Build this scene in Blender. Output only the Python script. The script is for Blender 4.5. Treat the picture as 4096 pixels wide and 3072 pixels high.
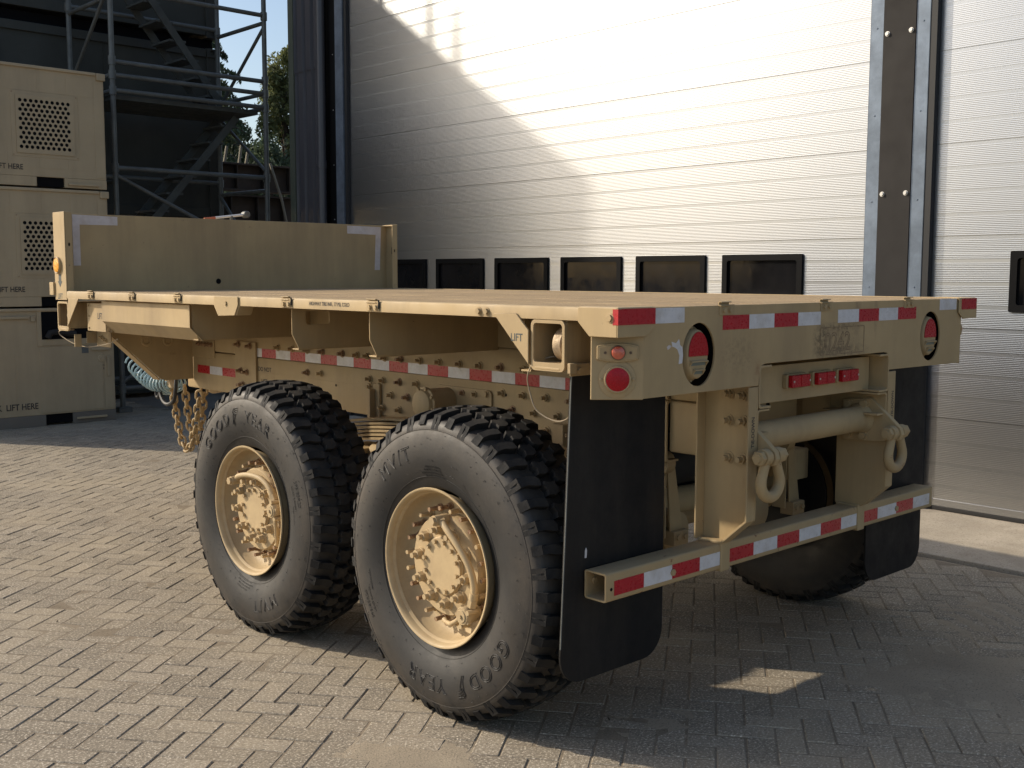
import bpy, bmesh, math, random
import numpy as np
from mathutils import Vector, Matrix

random.seed(7)
rng = np.random.default_rng(7)
for o in list(bpy.data.objects):
    bpy.data.objects.remove(o)
SC = bpy.context.scene
COL = SC.collection
PI = math.pi

# ------------------------------------------------------------------ camera
cd = bpy.data.cameras.new("camera")
cam = bpy.data.objects.new("camera", cd)
COL.objects.link(cam)
_yaw, _pitch, _roll = 0.7513, -0.0986, 0.0018
_f = Vector((math.sin(_yaw) * math.cos(_pitch), math.cos(_yaw) * math.cos(_pitch), math.sin(_pitch)))
_r = Vector((math.cos(_yaw), -math.sin(_yaw), 0))
_u = _r.cross(_f)
_r2 = _r * math.cos(_roll) + _u * math.sin(_roll)
_u2 = -_r * math.sin(_roll) + _u * math.cos(_roll)
_m = Matrix((_r2, _u2, -_f)).transposed().to_4x4()
CAMP = Vector((-2.5579, -2.264, 1.6337))
cam.matrix_world = Matrix.Translation(CAMP) @ _m
FPX = 4433.4
cd.sensor_width = 36.0
cd.lens = FPX / 4096 * 36.0
cd.clip_start = 0.05
cd.clip_end = 2000
SC.camera = cam

# ------------------------------------------------------------------ light
SUN = Vector((-0.66, 1.0, 0.675)).normalized()
EL = math.asin(SUN.z)
AZ = math.atan2(SUN.x, SUN.y)          # from +Y towards +X
w = bpy.data.worlds.new("World")
SC.world = w
w.use_nodes = True
nt = w.node_tree
sky = nt.nodes.new("ShaderNodeTexSky")
sky.sky_type = 'NISHITA'
sky.sun_disc = False
sky.sun_elevation = EL
sky.sun_rotation = AZ
sky.air_density = 1.0
sky.dust_density = 2.0
sky.ozone_density = 1.0
nt.nodes["Background"].inputs[1].default_value = 0.14
nt.links.new(sky.outputs[0], nt.nodes["Background"].inputs[0])
sl = bpy.data.lights.new("sun", 'SUN')
sl.energy = 3.6
sl.angle = math.radians(0.9)
sl.color = (1.0, 0.89, 0.72)
so = bpy.data.objects.new("sun", sl)
COL.objects.link(so)
so.rotation_euler = (-SUN).to_track_quat('-Z', 'Y').to_euler()
so.location = SUN * 40
SC.view_settings.view_transform = 'Standard'
SC.view_settings.look = 'None'
SC.view_settings.exposure = 0.27
SC.view_settings.gamma = 1.0
SC.render.engine = 'CYCLES'
SC.cycles.max_bounces = 8
SC.cycles.use_denoising = True

# ------------------------------------------------------------------ materials
def mat(name, col, rough=0.7, metal=0.0, var=0.0, vscale=6.0, dirt=None, dirt_amt=0.0, dirt_scale=3.0,
        bump=0.0, bscale=120.0, spec=0.5, streak=False, obj_var=0.0, spots=None, spot_lo=0.66, spot_scale=25.0,
        speck=None, speck_scale=300.0, trans=0.0, coat=0.0, wavez=None, topdust=None, topdust_amt=0.0):
    m = bpy.data.materials.new(name)
    m.use_nodes = True
    n, l = m.node_tree.nodes, m.node_tree.links
    b = n["Principled BSDF"]
    b.inputs["Roughness"].default_value = rough
    b.inputs["Metallic"].default_value = metal
    b.inputs["Specular IOR Level"].default_value = spec
    b.inputs["Transmission Weight"].default_value = trans
    b.inputs["Coat Weight"].default_value = coat
    tc = n.new("ShaderNodeTexCoord")
    geo = n.new("ShaderNodeNewGeometry")
    pos = geo.outputs["Position"]
    def noise(scale, detail=4.0, rough_=0.6, vec=pos, dist=0.0):
        t = n.new("ShaderNodeTexNoise")
        t.inputs["Scale"].default_value = scale
        t.inputs["Detail"].default_value = detail
        t.inputs["Roughness"].default_value = rough_
        t.inputs["Distortion"].default_value = dist
        l.new(vec, t.inputs["Vector"])
        return t.outputs["Fac"]
    def ramp(x, lo, hi, a=0.0, c=1.0):
        r = n.new("ShaderNodeMapRange")
        r.inputs["From Min"].default_value = lo
        r.inputs["From Max"].default_value = hi
        r.inputs["To Min"].default_value = a
        r.inputs["To Max"].default_value = c
        l.new(x, r.inputs["Value"])
        return r.outputs["Result"]
    def mixc(fac, A, B):
        x = n.new("ShaderNodeMix")
        x.data_type = 'RGBA'
        x.clamp_factor = True
        l.new(fac, x.inputs[0])
        for s, v in ((x.inputs[6], A), (x.inputs[7], B)):
            if isinstance(v, tuple): s.default_value = (*v[:3], 1)
            else: l.new(v, s)
        return x.outputs[2]
    c = n.new("ShaderNodeRGB"); c.outputs[0].default_value = (*col, 1); c = c.outputs[0]
    if obj_var:
        oi = n.new("ShaderNodeObjectInfo")
        at = n.new("ShaderNodeAttribute"); at.attribute_name = "tint"
        ad = n.new("ShaderNodeMath"); ad.operation = 'ADD'
        l.new(oi.outputs["Random"], ad.inputs[0]); l.new(at.outputs["Fac"], ad.inputs[1])
        fr = n.new("ShaderNodeMath"); fr.operation = 'FRACT'; l.new(ad.outputs[0], fr.inputs[0])
        c = mixc(ramp(fr.outputs[0], 0, 1, 0, 1), tuple(v * (1 - obj_var) for v in col), tuple(min(1, v * (1 + obj_var)) for v in col))
    if var:
        f = noise(vscale, 5)
        hs = n.new("ShaderNodeHueSaturation")
        l.new(c, hs.inputs["Color"])
        l.new(ramp(f, 0.3, 0.7, 1 - var, 1 + var), hs.inputs["Value"])
        c = hs.outputs[0]
    if speck:
        f = noise(speck_scale, 2, 0.7)
        c = mixc(ramp(f, 0.52, 0.72, 0, 0.9), c, speck)
        f = noise(speck_scale * 0.7, 2, 0.7)
        c = mixc(ramp(f, 0.28, 0.45, 0.75, 0), c, tuple(v * 0.3 for v in col))
    if dirt:
        vec = pos
        if streak:
            mp = n.new("ShaderNodeMapping"); mp.inputs["Scale"].default_value = (1, 1, 0.12)
            l.new(pos, mp.inputs["Vector"]); vec = mp.outputs[0]
        f = noise(dirt_scale, 7, 0.68, vec)
        c = mixc(ramp(f, 0.45, 0.75, 0, dirt_amt), c, dirt)
    if spots:
        f = noise(spot_scale, 6, 0.7)
        c = mixc(ramp(f, spot_lo, spot_lo + 0.05, 0, 0.9), c, spots)
    if topdust:
        sx = n.new("ShaderNodeSeparateXYZ"); l.new(geo.outputs["Normal"], sx.inputs[0])
        f = noise(9, 6, 0.7)
        mu = n.new("ShaderNodeMath"); mu.operation = 'MULTIPLY'
        l.new(ramp(sx.outputs[2], 0.3, 0.95, 0, topdust_amt), mu.inputs[0]); l.new(ramp(f, 0.3, 0.65, 0.2, 1), mu.inputs[1])
        c = mixc(mu.outputs[0], c, topdust)
    l.new(c, b.inputs["Base Color"])
    if rough < 0.95 and var:
        l.new(ramp(noise(vscale * 2.3, 5), 0.3, 0.7, max(0, rough - 0.12), min(1, rough + 0.1)), b.inputs["Roughness"])
    if bump:
        bp = n.new("ShaderNodeBump")
        bp.inputs["Strength"].default_value = bump
        bp.inputs["Distance"].default_value = 0.004
        l.new(noise(bscale, 4, 0.65), bp.inputs["Height"])
        l.new(bp.outputs[0], b.inputs["Normal"])
    return m

M = {}
TAN = (0.440, 0.322, 0.170)
M['tan'] = mat('tan_paint', TAN, 0.62, var=0.08, vscale=3.5, dirt=(0.25, 0.18, 0.105), dirt_amt=0.6, dirt_scale=3.0, streak=True,
               bump=0.06, bscale=240, spec=0.35, topdust=(0.43, 0.34, 0.21), topdust_amt=0.4, spots=(0.20, 0.13, 0.075), spot_lo=0.675, spot_scale=30)
M['tan_rust'] = mat('tan_paint_rusted', TAN, 0.66, var=0.09, vscale=5, dirt=(0.27, 0.18, 0.10), dirt_amt=0.55, dirt_scale=5,
                    bump=0.12, bscale=160, spec=0.3, spots=(0.16, 0.065, 0.03), spot_lo=0.625, spot_scale=22, topdust=(0.40, 0.32, 0.21), topdust_amt=0.6)
M['tan_grime'] = mat('tan_paint_grimy', TAN, 0.66, var=0.08, vscale=4, dirt=(0.13, 0.085, 0.05), dirt_amt=0.8, dirt_scale=7, streak=True,
                     bump=0.08, bscale=200, spec=0.3)
M['ghost'] = mat('grime_outline', (0.25, 0.175, 0.10), 0.8, var=0.35, vscale=50, bump=0.5, bscale=150)
M['tan_wheel'] = mat('tan_wheel_paint', (0.47, 0.352, 0.198), 0.6, var=0.06, vscale=8, dirt=(0.28, 0.19, 0.11), dirt_amt=0.4, dirt_scale=14, bump=0.08, bscale=150, spec=0.35)
M['bolt'] = mat('rusty_bolt', (0.30, 0.19, 0.105), 0.7, var=0.25, vscale=60, spots=(0.13, 0.055, 0.03), spot_lo=0.55, spot_scale=40, bump=0.2, bscale=300)
M['deck'] = mat('gritty_deck', (0.38, 0.275, 0.16), 0.9, var=0.12, vscale=2.0, dirt=(0.25, 0.185, 0.12), dirt_amt=0.7, dirt_scale=3.5,
                speck=(0.52, 0.40, 0.26), speck_scale=160, bump=0.9, bscale=170, spec=0.2, spots=(0.12, 0.08, 0.05), spot_lo=0.70, spot_scale=9)
M['generator'] = mat('generator_tan', (0.46, 0.36, 0.225), 0.6, var=0.06, vscale=2.5, dirt=(0.22, 0.17, 0.11), dirt_amt=0.5, dirt_scale=1.6, streak=True, bump=0.05, bscale=150)
M['rubber'] = mat('tyre_rubber', (0.018, 0.0178, 0.0182), 0.60, var=0.15, vscale=5, dirt=(0.065, 0.056, 0.047), dirt_amt=0.45, dirt_scale=3.2, bump=0.12, bscale=90, spec=0.45)
M['tread'] = mat('tyre_tread', (0.007, 0.007, 0.0075), 0.8, var=0.2, vscale=12, dirt=(0.05, 0.042, 0.034), dirt_amt=0.4, dirt_scale=9, bump=0.25, bscale=140, spec=0.4)
M['letter'] = mat('tyre_lettering', (0.020, 0.020, 0.021), 0.6, spec=0.5)
M['flap'] = mat('flap_rubber', (0.0055, 0.0055, 0.0065), 0.62, var=0.2, vscale=5, dirt=(0.034, 0.029, 0.024), dirt_amt=0.65, dirt_scale=4, streak=True, bump=0.12, bscale=70, spec=0.3)
M['black'] = mat('black_rubber', (0.012, 0.012, 0.013), 0.6)
M['dark'] = mat('dark_interior', (0.008, 0.008, 0.009), 0.9, spec=0.1)
M['red_tape'] = mat('red_reflective_tape', (0.42, 0.010, 0.020), 0.32, var=0.08, vscale=30, spec=0.55, bump=0.06, bscale=500)
M['white_tape'] = mat('white_reflective_tape', (0.66, 0.65, 0.66), 0.35, var=0.08, vscale=30, spec=0.55, bump=0.08, bscale=450, dirt=(0.40, 0.35, 0.29), dirt_amt=0.55, dirt_scale=14)
M['faded_tape'] = mat('faded_white_tape', (0.62, 0.56, 0.54), 0.6, var=0.08, vscale=20, dirt=(0.45, 0.36, 0.29), dirt_amt=0.6, dirt_scale=16)
M['red_lens'] = mat('red_lens', (0.40, 0.005, 0.012), 0.3, var=0.12, vscale=60, spec=0.35, bump=0.25, bscale=260)
M['orange_lens'] = mat('orange_lens', (0.58, 0.12, 0.06), 0.15, spec=0.6, bump=0.35, bscale=170, coat=0.6, var=0.15, vscale=50)
M['amber_lens'] = mat('amber_lens', (0.88, 0.37, 0.008), 0.25, spec=0.4, bump=1.0, bscale=75, var=0.35, vscale=70)
M['grey_lens'] = mat('grey_green_lens', (0.16, 0.18, 0.15), 0.35, spec=0.5)
M['stencil'] = mat('black_stencil', (0.045, 0.04, 0.036), 0.75, var=0.3, vscale=80)
M['stencil_grey'] = mat('grey_stencil', (0.07, 0.08, 0.078), 0.75, var=0.3, vscale=80)
M['grime'] = mat('baked_grime', (0.15, 0.105, 0.07), 0.85, var=0.35, vscale=60, bump=0.6, bscale=120)
M['steel_wire'] = mat('wire_cable', (0.33, 0.27, 0.19), 0.5, metal=0.5)
M['roller'] = mat('worn_roller', (0.40, 0.30, 0.19), 0.6, metal=0.2, var=0.2, vscale=40, dirt=(0.17, 0.12, 0.08), dirt_amt=0.8, dirt_scale=30, bump=0.3, bscale=200)
M['alu'] = mat('mill_aluminium', (0.45, 0.46, 0.475), 0.32, metal=1.0, dirt=(0.50, 0.50, 0.49), dirt_amt=0.3, dirt_scale=1.5, streak=True)
M['alu_band'] = mat('stucco_aluminium', (0.40, 0.41, 0.425), 0.35, metal=1.0, bump=0.15, bscale=160)
M['galv'] = mat('galvanised_steel', (0.15, 0.185, 0.235), 0.5, metal=0.5, var=0.22, vscale=5, dirt=(0.08, 0.10, 0.13), dirt_amt=0.7, dirt_scale=6)
M['column'] = mat('brown_grey_steel', (0.036, 0.033, 0.031), 0.7, spec=0.15, var=0.12, vscale=2.2, dirt=(0.030, 0.028, 0.027), dirt_amt=0.7, dirt_scale=2.0, streak=True)
M['zinc'] = mat('zinc_bolt', (0.62, 0.60, 0.56), 0.4, metal=0.6)
M['cladding'] = mat('dark_grey_cladding', (0.075, 0.073, 0.082), 0.45, metal=0.2, var=0.08, vscale=1.0)
M['clad_green'] = mat('olive_trim', (0.085, 0.095, 0.07), 0.5, var=0.08, vscale=1.0)
M['pipe'] = mat('dark_downpipe', (0.06, 0.06, 0.068), 0.4)
M['frame_black'] = mat('black_window_frame', (0.0035, 0.0035, 0.004), 0.5, spec=0.12)
M['pane'] = mat('dark_acrylic_pane', (0.008, 0.008, 0.009), 0.07, spec=0.18, var=0.2, vscale=3, dirt=(0.022, 0.020, 0.020), dirt_amt=0.5, dirt_scale=2.5)
M['brick'] = mat('paving_brick', (0.278, 0.236, 0.180), 0.92, var=0.12, vscale=0.9, speck=(0.78, 0.69, 0.55), speck_scale=105, obj_var=0.16,
                 dirt=(0.40, 0.33, 0.23), dirt_amt=0.8, dirt_scale=0.9, bump=0.55, bscale=130, spec=0.15)
M['sand'] = mat('joint_sand', (0.25, 0.205, 0.15), 0.97, var=0.2, vscale=4, speck=(0.33, 0.27, 0.195), speck_scale=170, bump=0.6, bscale=150, spec=0.1)
M['drift'] = mat('blown_sand', (0.345, 0.29, 0.215), 0.97, var=0.14, vscale=2.5, speck=(0.42, 0.35, 0.26), speck_scale=170, bump=0.7, bscale=140, spec=0.1)
M['ground'] = mat('yard_ground', (0.19, 0.165, 0.135), 0.95, var=0.15, vscale=0.6, bump=0.4, bscale=40)
M['concrete'] = mat('concrete_apron', (0.42, 0.36, 0.28), 0.9, var=0.14, vscale=2.4, dirt=(0.27, 0.225, 0.165), dirt_amt=0.8, dirt_scale=3.2, bump=0.35, bscale=60, speck=(0.5, 0.44, 0.36), speck_scale=120)
M['container'] = mat('dark_green_container', (0.045, 0.045, 0.036), 0.7, var=0.22, vscale=1.4, dirt=(0.03, 0.032, 0.028), dirt_amt=0.7, dirt_scale=1.2, streak=True, spots=(0.22, 0.22, 0.18), spot_lo=0.76, spot_scale=3.2)
M['scaffold'] = mat('scaffold_tube', (0.15, 0.155, 0.145), 0.55, metal=0.3, var=0.2, vscale=6, dirt=(0.10, 0.10, 0.095), dirt_amt=0.7, dirt_scale=9)
M['scaffold_dark'] = mat('scaffold_stair_steel', (0.07, 0.075, 0.07), 0.6, var=0.2, vscale=6)
M['girder'] = mat('brown_girder', (0.085, 0.066, 0.05), 0.8, var=0.25, vscale=3, spots=(0.2, 0.15, 0.1), spot_lo=0.7, spot_scale=6)
M['leaf'] = mat('leaf_green', (0.15, 0.165, 0.065), 0.6, obj_var=0.25, var=0.35, vscale=1.2)
M['leaf2'] = mat('leaf_conifer', (0.08, 0.105, 0.055), 0.6, obj_var=0.25, var=0.35, vscale=1.2)
for k_ in ('leaf', 'leaf2'):
    n_, l_ = M[k_].node_tree.nodes, M[k_].node_tree.links
    p_ = n_["Principled BSDF"]; o_ = n_["Material Output"]
    tr_ = n_.new("ShaderNodeBsdfTranslucent"); mx_ = n_.new("ShaderNodeMixShader"); mx_.inputs[0].default_value = 0.45
    l_.new(p_.inputs["Base Color"].links[0].from_socket, tr_.inputs["Color"])
    l_.new(p_.outputs[0], mx_.inputs[1]); l_.new(tr_.outputs[0], mx_.inputs[2]); l_.new(mx_.outputs[0], o_.inputs["Surface"])
M['bark'] = mat('bark', (0.07, 0.05, 0.035), 0.9, var=0.3, vscale=6)
M['teal'] = mat('teal_air_hose', (0.30, 0.44, 0.50), 0.25, spec=0.6, coat=0.5)
M['strap'] = mat('webbing_strap', (0.33, 0.30, 0.23), 0.85)
M['orange'] = mat('orange_paint', (0.50, 0.14, 0.06), 0.5)
M['white'] = mat('white_paint', (0.75, 0.74, 0.72), 0.5)
M['roof'] = mat('roof_dark', (0.06, 0.06, 0.065), 0.7)

# dust ring on the tyre shoulder (object space: distance from the hub)
def radial_dust(m, r0, r1, colour, amt):
    n, l = m.node_tree.nodes, m.node_tree.links
    b = n["Principled BSDF"]; src = b.inputs["Base Color"].links[0].from_socket
    tc = n.new("ShaderNodeTexCoord"); mp = n.new("ShaderNodeMapping"); mp.inputs["Scale"].default_value = (0, 1, 1); l.new(tc.outputs["Object"], mp.inputs["Vector"])
    ln = n.new("ShaderNodeVectorMath"); ln.operation = 'LENGTH'; l.new(mp.outputs[0], ln.inputs[0])
    r1_ = n.new("ShaderNodeMapRange"); l.new(ln.outputs["Value"], r1_.inputs["Value"]); r1_.inputs["From Min"].default_value = r0; r1_.inputs["From Max"].default_value = r1
    t = n.new("ShaderNodeTexNoise"); t.inputs["Scale"].default_value = 7; t.inputs["Detail"].default_value = 9; t.inputs["Roughness"].default_value = 0.72; l.new(tc.outputs["Object"], t.inputs["Vector"])
    r2 = n.new("ShaderNodeMapRange"); l.new(t.outputs["Fac"], r2.inputs["Value"]); r2.inputs["From Min"].default_value = 0.32; r2.inputs["From Max"].default_value = 0.7; r2.inputs["To Max"].default_value = amt
    mu = n.new("ShaderNodeMath"); mu.operation = 'MULTIPLY'; l.new(r1_.outputs[0], mu.inputs[0]); l.new(r2.outputs[0], mu.inputs[1])
    x = n.new("ShaderNodeMix"); x.data_type = 'RGBA'; l.new(mu.outputs[0], x.inputs[0]); l.new(src, x.inputs[6]); x.inputs[7].default_value = (*colour, 1)
    l.new(x.outputs[2], b.inputs["Base Color"])
radial_dust(M['rubber'], 0.40, 0.50, (0.11, 0.088, 0.066), 0.5)
radial_dust(M['tread'], 0.565, 0.582, (0.10, 0.085, 0.066), 0.6)
# rear plate: tan paint plus sooty grime caught round the old number and rust runs at the cut-out corner
M['tan_rear'] = mat('tan_paint_rear', TAN, 0.62, var=0.08, vscale=3.5, dirt=(0.24, 0.17, 0.10), dirt_amt=0.5, dirt_scale=3.4, streak=True, bump=0.06, bscale=240, spec=0.35)
def stain(m, centre, radius, colour, amt, nscale, lo=0.45, hi=0.7):
    n, l = m.node_tree.nodes, m.node_tree.links
    b = n["Principled BSDF"]
    src = b.inputs["Base Color"].links[0].from_socket
    geo = n.new("ShaderNodeNewGeometry")
    mp = n.new("ShaderNodeMapping"); mp.vector_type = 'POINT'
    mp.inputs["Location"].default_value = tuple(-c / r for c, r in zip(centre, radius))
    mp.inputs["Scale"].default_value = tuple(1 / r for r in radius)
    l.new(geo.outputs["Position"], mp.inputs["Vector"])
    ln = n.new("ShaderNodeVectorMath"); ln.operation = 'LENGTH'; l.new(mp.outputs[0], ln.inputs[0])
    r1 = n.new("ShaderNodeMapRange"); l.new(ln.outputs["Value"], r1.inputs["Value"])
    r1.inputs["From Min"].default_value = 1.0; r1.inputs["From Max"].default_value = 0.35
    t = n.new("ShaderNodeTexNoise"); t.inputs["Scale"].default_value = nscale; t.inputs["Detail"].default_value = 8; t.inputs["Roughness"].default_value = 0.75
    l.new(geo.outputs["Position"], t.inputs["Vector"])
    r2 = n.new("ShaderNodeMapRange"); l.new(t.outputs["Fac"], r2.inputs["Value"])
    r2.inputs["From Min"].default_value = lo; r2.inputs["From Max"].default_value = hi; r2.inputs["To Max"].default_value = amt
    mu = n.new("ShaderNodeMath"); mu.operation = 'MULTIPLY'; l.new(r1.outputs[0], mu.inputs[0]); l.new(r2.outputs[0], mu.inputs[1])
    x = n.new("ShaderNodeMix"); x.data_type = 'RGBA'; l.new(mu.outputs[0], x.inputs[0]); l.new(src, x.inputs[6]); x.inputs[7].default_value = (*colour, 1)
    l.new(x.outputs[2], b.inputs["Base Color"])
stain(M['tan_rear'], (1.16, 0, 1.385), (0.07, 1, 0.085), (0.06, 0.045, 0.03), 0.95, 42, 0.42, 0.6)
stain(M['tan_rear'], (1.30, 0, 1.340), (0.24, 1, 0.035), (0.08, 0.058, 0.04), 0.85, 36, 0.42, 0.62)
stain(M['tan_rear'], (1.28, 0, 1.435), (0.20, 1, 0.022), (0.08, 0.058, 0.04), 0.8, 40, 0.42, 0.62)
stain(M['tan_rear'], (1.30, 0, 1.39), (0.20, 1, 0.07), (0.14, 0.10, 0.065), 0.6, 30, 0.45, 0.7)
stain(M['tan_rear'], (0.745, 0, 1.29), (0.03, 1, 0.06), (0.22, 0.10, 0.045), 0.7, 30, 0.4, 0.7)
stain(M['tan_rear'], (0.63, 0, 1.36), (0.13, 1, 0.09), (0.22, 0.155, 0.09), 0.6, 60, 0.45, 0.62)
stain(M['tan_rear'], (1.42, 0, 1.50), (0.03, 1, 0.16), (0.16, 0.11, 0.07), 0.6, 24, 0.4, 0.65)
stain(M['tan_rear'], (1.56, 0, 1.50), (0.02, 1, 0.14), (0.18, 0.12, 0.08), 0.6, 24, 0.4, 0.65)

# ------------------------------------------------------------------ mesh helpers
class MB:
    def __init__(s): s.v = []; s.f = []
    def add(s, vs, fs):
        o = len(s.v); s.v += [tuple(p) for p in vs]; s.f += [tuple(i + o for i in f) for f in fs]; return s
    def box(s, x0, x1, y0, y1, z0, z1):
        return s.add([(x0, y0, z0), (x1, y0, z0), (x1, y1, z0), (x0, y1, z0), (x0, y0, z1), (x1, y0, z1), (x1, y1, z1), (x0, y1, z1)],
                     [(0, 3, 2, 1), (4, 5, 6, 7), (0, 1, 5, 4), (1, 2, 6, 5), (2, 3, 7, 6), (3, 0, 4, 7)])
    def prism(s, poly, axis, a0, a1):
        """poly of 2-d points in the two remaining axes (x,y,z order), extruded along axis"""
        def p3(p, a):
            if axis == 0: return (a, p[0], p[1])
            if axis == 1: return (p[0], a, p[1])
            return (p[0], p[1], a)
        n = len(poly)
        area = sum(poly[i][0] * poly[(i + 1) % n][1] - poly[(i + 1) % n][0] * poly[i][1] for i in range(n))
        if (area > 0) == (axis == 1): poly = poly[::-1]
        if a1 < a0: a0, a1 = a1, a0
        return s.add([p3(p, a0) for p in poly] + [p3(p, a1) for p in poly],
                     [tuple(range(n))[::-1], tuple(range(n, 2 * n))] + [(i, (i + 1) % n, n + (i + 1) % n, n + i) for i in range(n)])
    def tube(s, pts, r, n=10, cap=True, closed=False):
        pts = [Vector(p) for p in pts]
        rr = r if isinstance(r, (list, tuple)) else [r] * len(pts)
        vs = []; m = len(pts); prev = None
        for i, p in enumerate(pts):
            if closed: t = pts[(i + 1) % m] - pts[i - 1]
            else: t = pts[min(i + 1, m - 1)] - pts[max(i - 1, 0)]
            t.normalize()
            if prev is None:
                a = Vector((0, 0, 1)) if abs(t.z) < 0.9 else Vector((1, 0, 0))
                e = t.cross(a).normalized()
            else:
                e = prev - t * prev.dot(t)
                e = e.normalized() if e.length > 1e-6 else t.orthogonal().normalized()
            prev = e
            g = t.cross(e)
            vs += [p + (e * math.cos(2 * PI * k / n) + g * math.sin(2 * PI * k / n)) * rr[i] for k in range(n)]
        fs = []
        for i in range(m if closed else m - 1):
            j = (i + 1) % m
            for k in range(n):
                k2 = (k + 1) % n
                fs.append((i * n + k, i * n + k2, j * n + k2, j * n + k))
        if cap and not closed:
            fs.append(tuple(range(n))[::-1]); fs.append(tuple((m - 1) * n + k for k in range(n)))
        return s.add(vs, fs)
    def cyl(s, p0, p1, r, n=12, r2=None):
        return s.tube([p0, p1], [r, r if r2 is None else r2], n)
    def lathe(s, prof, n=48, axis=0, closed=False, c=(0, 0, 0)):
        """prof of (a, r): a along axis"""
        vs = []
        for a, r in prof:
            for k in range(n):
                t = 2 * PI * k / n
                q = (a, r * math.cos(t), r * math.sin(t))
                if axis == 1: q = (r * math.cos(t), a, r * math.sin(t))
                if axis == 2: q = (r * math.cos(t), r * math.sin(t), a)
                vs.append((q[0] + c[0], q[1] + c[1], q[2] + c[2]))
        fs = []
        m = len(prof)
        for i in range(m if closed else m - 1):
            j = (i + 1) % m
            for k in range(n):
                k2 = (k + 1) % n
                fs.append((i * n + k, j * n + k, j * n + k2, i * n + k2))
        if not closed:
            if prof[0][1] > 1e-4: fs.append(tuple(range(n)))
            if prof[-1][1] > 1e-4: fs.append(tuple((m - 1) * n + k for k in range(n))[::-1])
        return s.add(vs, fs)
    def hexbolt(s, p, d, r, h, stud=None, washer=True):
        """bolt head at p pointing along d"""
        p = Vector(p); d = Vector(d).normalized()
        if washer: s.cyl(p, p + d * h * 0.2, r * 1.35, 14)
        s.cyl(p + d * h * 0.15, p + d * h, r, 6)
        if stud: s.cyl(p + d * h * 0.9, p + d * (h + stud[1]), stud[0], 8)
        return s
    def mesh(s, name, m, smooth=40):
        me = bpy.data.meshes.new(name)
        me.from_pydata(s.v, [], s.f)
        if not isinstance(m, (list, tuple)): m = [m]
        for q in m: me.materials.append(q)
        finish(me, smooth)
        return me
    def build(s, name, m, parent=None, smooth=40, bevel=0.0, inv=True, fix=True):
        me = s.mesh(name, m, None)
        if fix:
            bm = bmesh.new(); bm.from_mesh(me); bmesh.ops.recalc_face_normals(bm, faces=bm.faces); bm.to_mesh(me); bm.free()
        finish(me, smooth)
        return place(name, me, parent, bevel, inv)

def finish(me, smooth):
    if smooth is not None:
        me.polygons.foreach_set("use_smooth", [True] * len(me.polygons))
        try: me.set_sharp_from_angle(angle=math.radians(smooth))
        except Exception: pass
    me.update()

def place(name, me, parent=None, bevel=0.0, inv=True):
    o = bpy.data.objects.new(name, me)
    COL.objects.link(o)
    if parent is not None:
        o.parent = parent
        if inv: o.matrix_parent_inverse = root_inv(parent)
    if bevel:
        b = o.modifiers.new("edge", 'BEVEL')
        b.width = bevel; b.segments = 2; b.limit_method = 'ANGLE'; b.angle_limit = math.radians(50); b.harden_normals = True
    return o

def root_inv(p):
    m = Matrix.Translation(p.location) @ p.rotation_euler.to_matrix().to_4x4()
    if p.parent is not None:
        m = p.parent_world @ m if hasattr(p, 'parent_world') else (root_inv(p.parent).inverted() @ p.matrix_parent_inverse @ m)
    return m.inverted()

def empty(name, loc=(0, 0, 0), parent=None, rot=(0, 0, 0)):
    o = bpy.data.objects.new(name, None)
    COL.objects.link(o)
    o.empty_display_size = 0.1
    o.location = loc; o.rotation_euler = rot
    if parent is not None:
        o.parent = parent; o.matrix_parent_inverse = root_inv(parent)
    return o

def tag(o, label=None, cat=None, group=None, kind=None):
    if label: o['label'] = label
    if cat: o['category'] = cat
    if group: o['group'] = group
    if kind: o['kind'] = kind
    return o

def curve_mesh(name, loops, thick, m, mapper, fill=True, bevel=0.0):
    """2-d filled outline with holes -> plate mesh, mapped by mapper(a,b,t)"""
    cu = bpy.data.curves.new(name, 'CURVE')
    cu.dimensions = '2D'
    cu.fill_mode = 'BOTH'
    cu.extrude = thick / 2
    for lp in loops:
        sp = cu.splines.new('POLY')
        sp.points.add(len(lp) - 1)
        for q, p in zip(sp.points, lp): q.co = (p[0], p[1], 0, 1)
        sp.use_cyclic_u = True
    ob = bpy.data.objects.new(name, cu)
    me = bpy.data.meshes.new_from_object(ob)
    bpy.data.objects.remove(ob); bpy.data.curves.remove(cu)
    return remap(me, name, m, mapper)

def remap(me, name, m, mapper, smooth=35):
    me.name = name
    for v in me.vertices: v.co = mapper(*v.co)
    me.materials.clear(); me.materials.append(m)
    bm = bmesh.new(); bm.from_mesh(me); bmesh.ops.remove_doubles(bm, verts=bm.verts, dist=1e-5)
    bmesh.ops.recalc_face_normals(bm, faces=bm.faces); bm.to_mesh(me); bm.free()
    finish(me, smooth)
    return me

def plate(name, loops, thick, frame, at, m, parent=None, bevel=0.0):
    if frame == 'yz': mp = lambda a, b, t: (at + t, a, b)
    elif frame == 'xz': mp = lambda a, b, t: (a, at + t, b)
    else: mp = lambda a, b, t: (a, b, at + t)
    return place(name, curve_mesh(name, loops, thick, m, mp), parent, bevel)

def ell(cx, cy, rx, ry, n=28):
    return [(cx + rx * math.cos(2 * PI * k / n), cy + ry * math.sin(2 * PI * k / n)) for k in range(n)]

def rrect(x0, x1, y0, y1, r, n=5):
    out = []
    for cx, cy, a in ((x1 - r, y1 - r, 0), (x0 + r, y1 - r, 90), (x0 + r, y0 + r, 180), (x1 - r, y0 + r, 270)):
        for k in range(n + 1):
            t = math.radians(a + 90 * k / n)
            out.append((cx + r * math.cos(t), cy + r * math.sin(t)))
    return out

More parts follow.
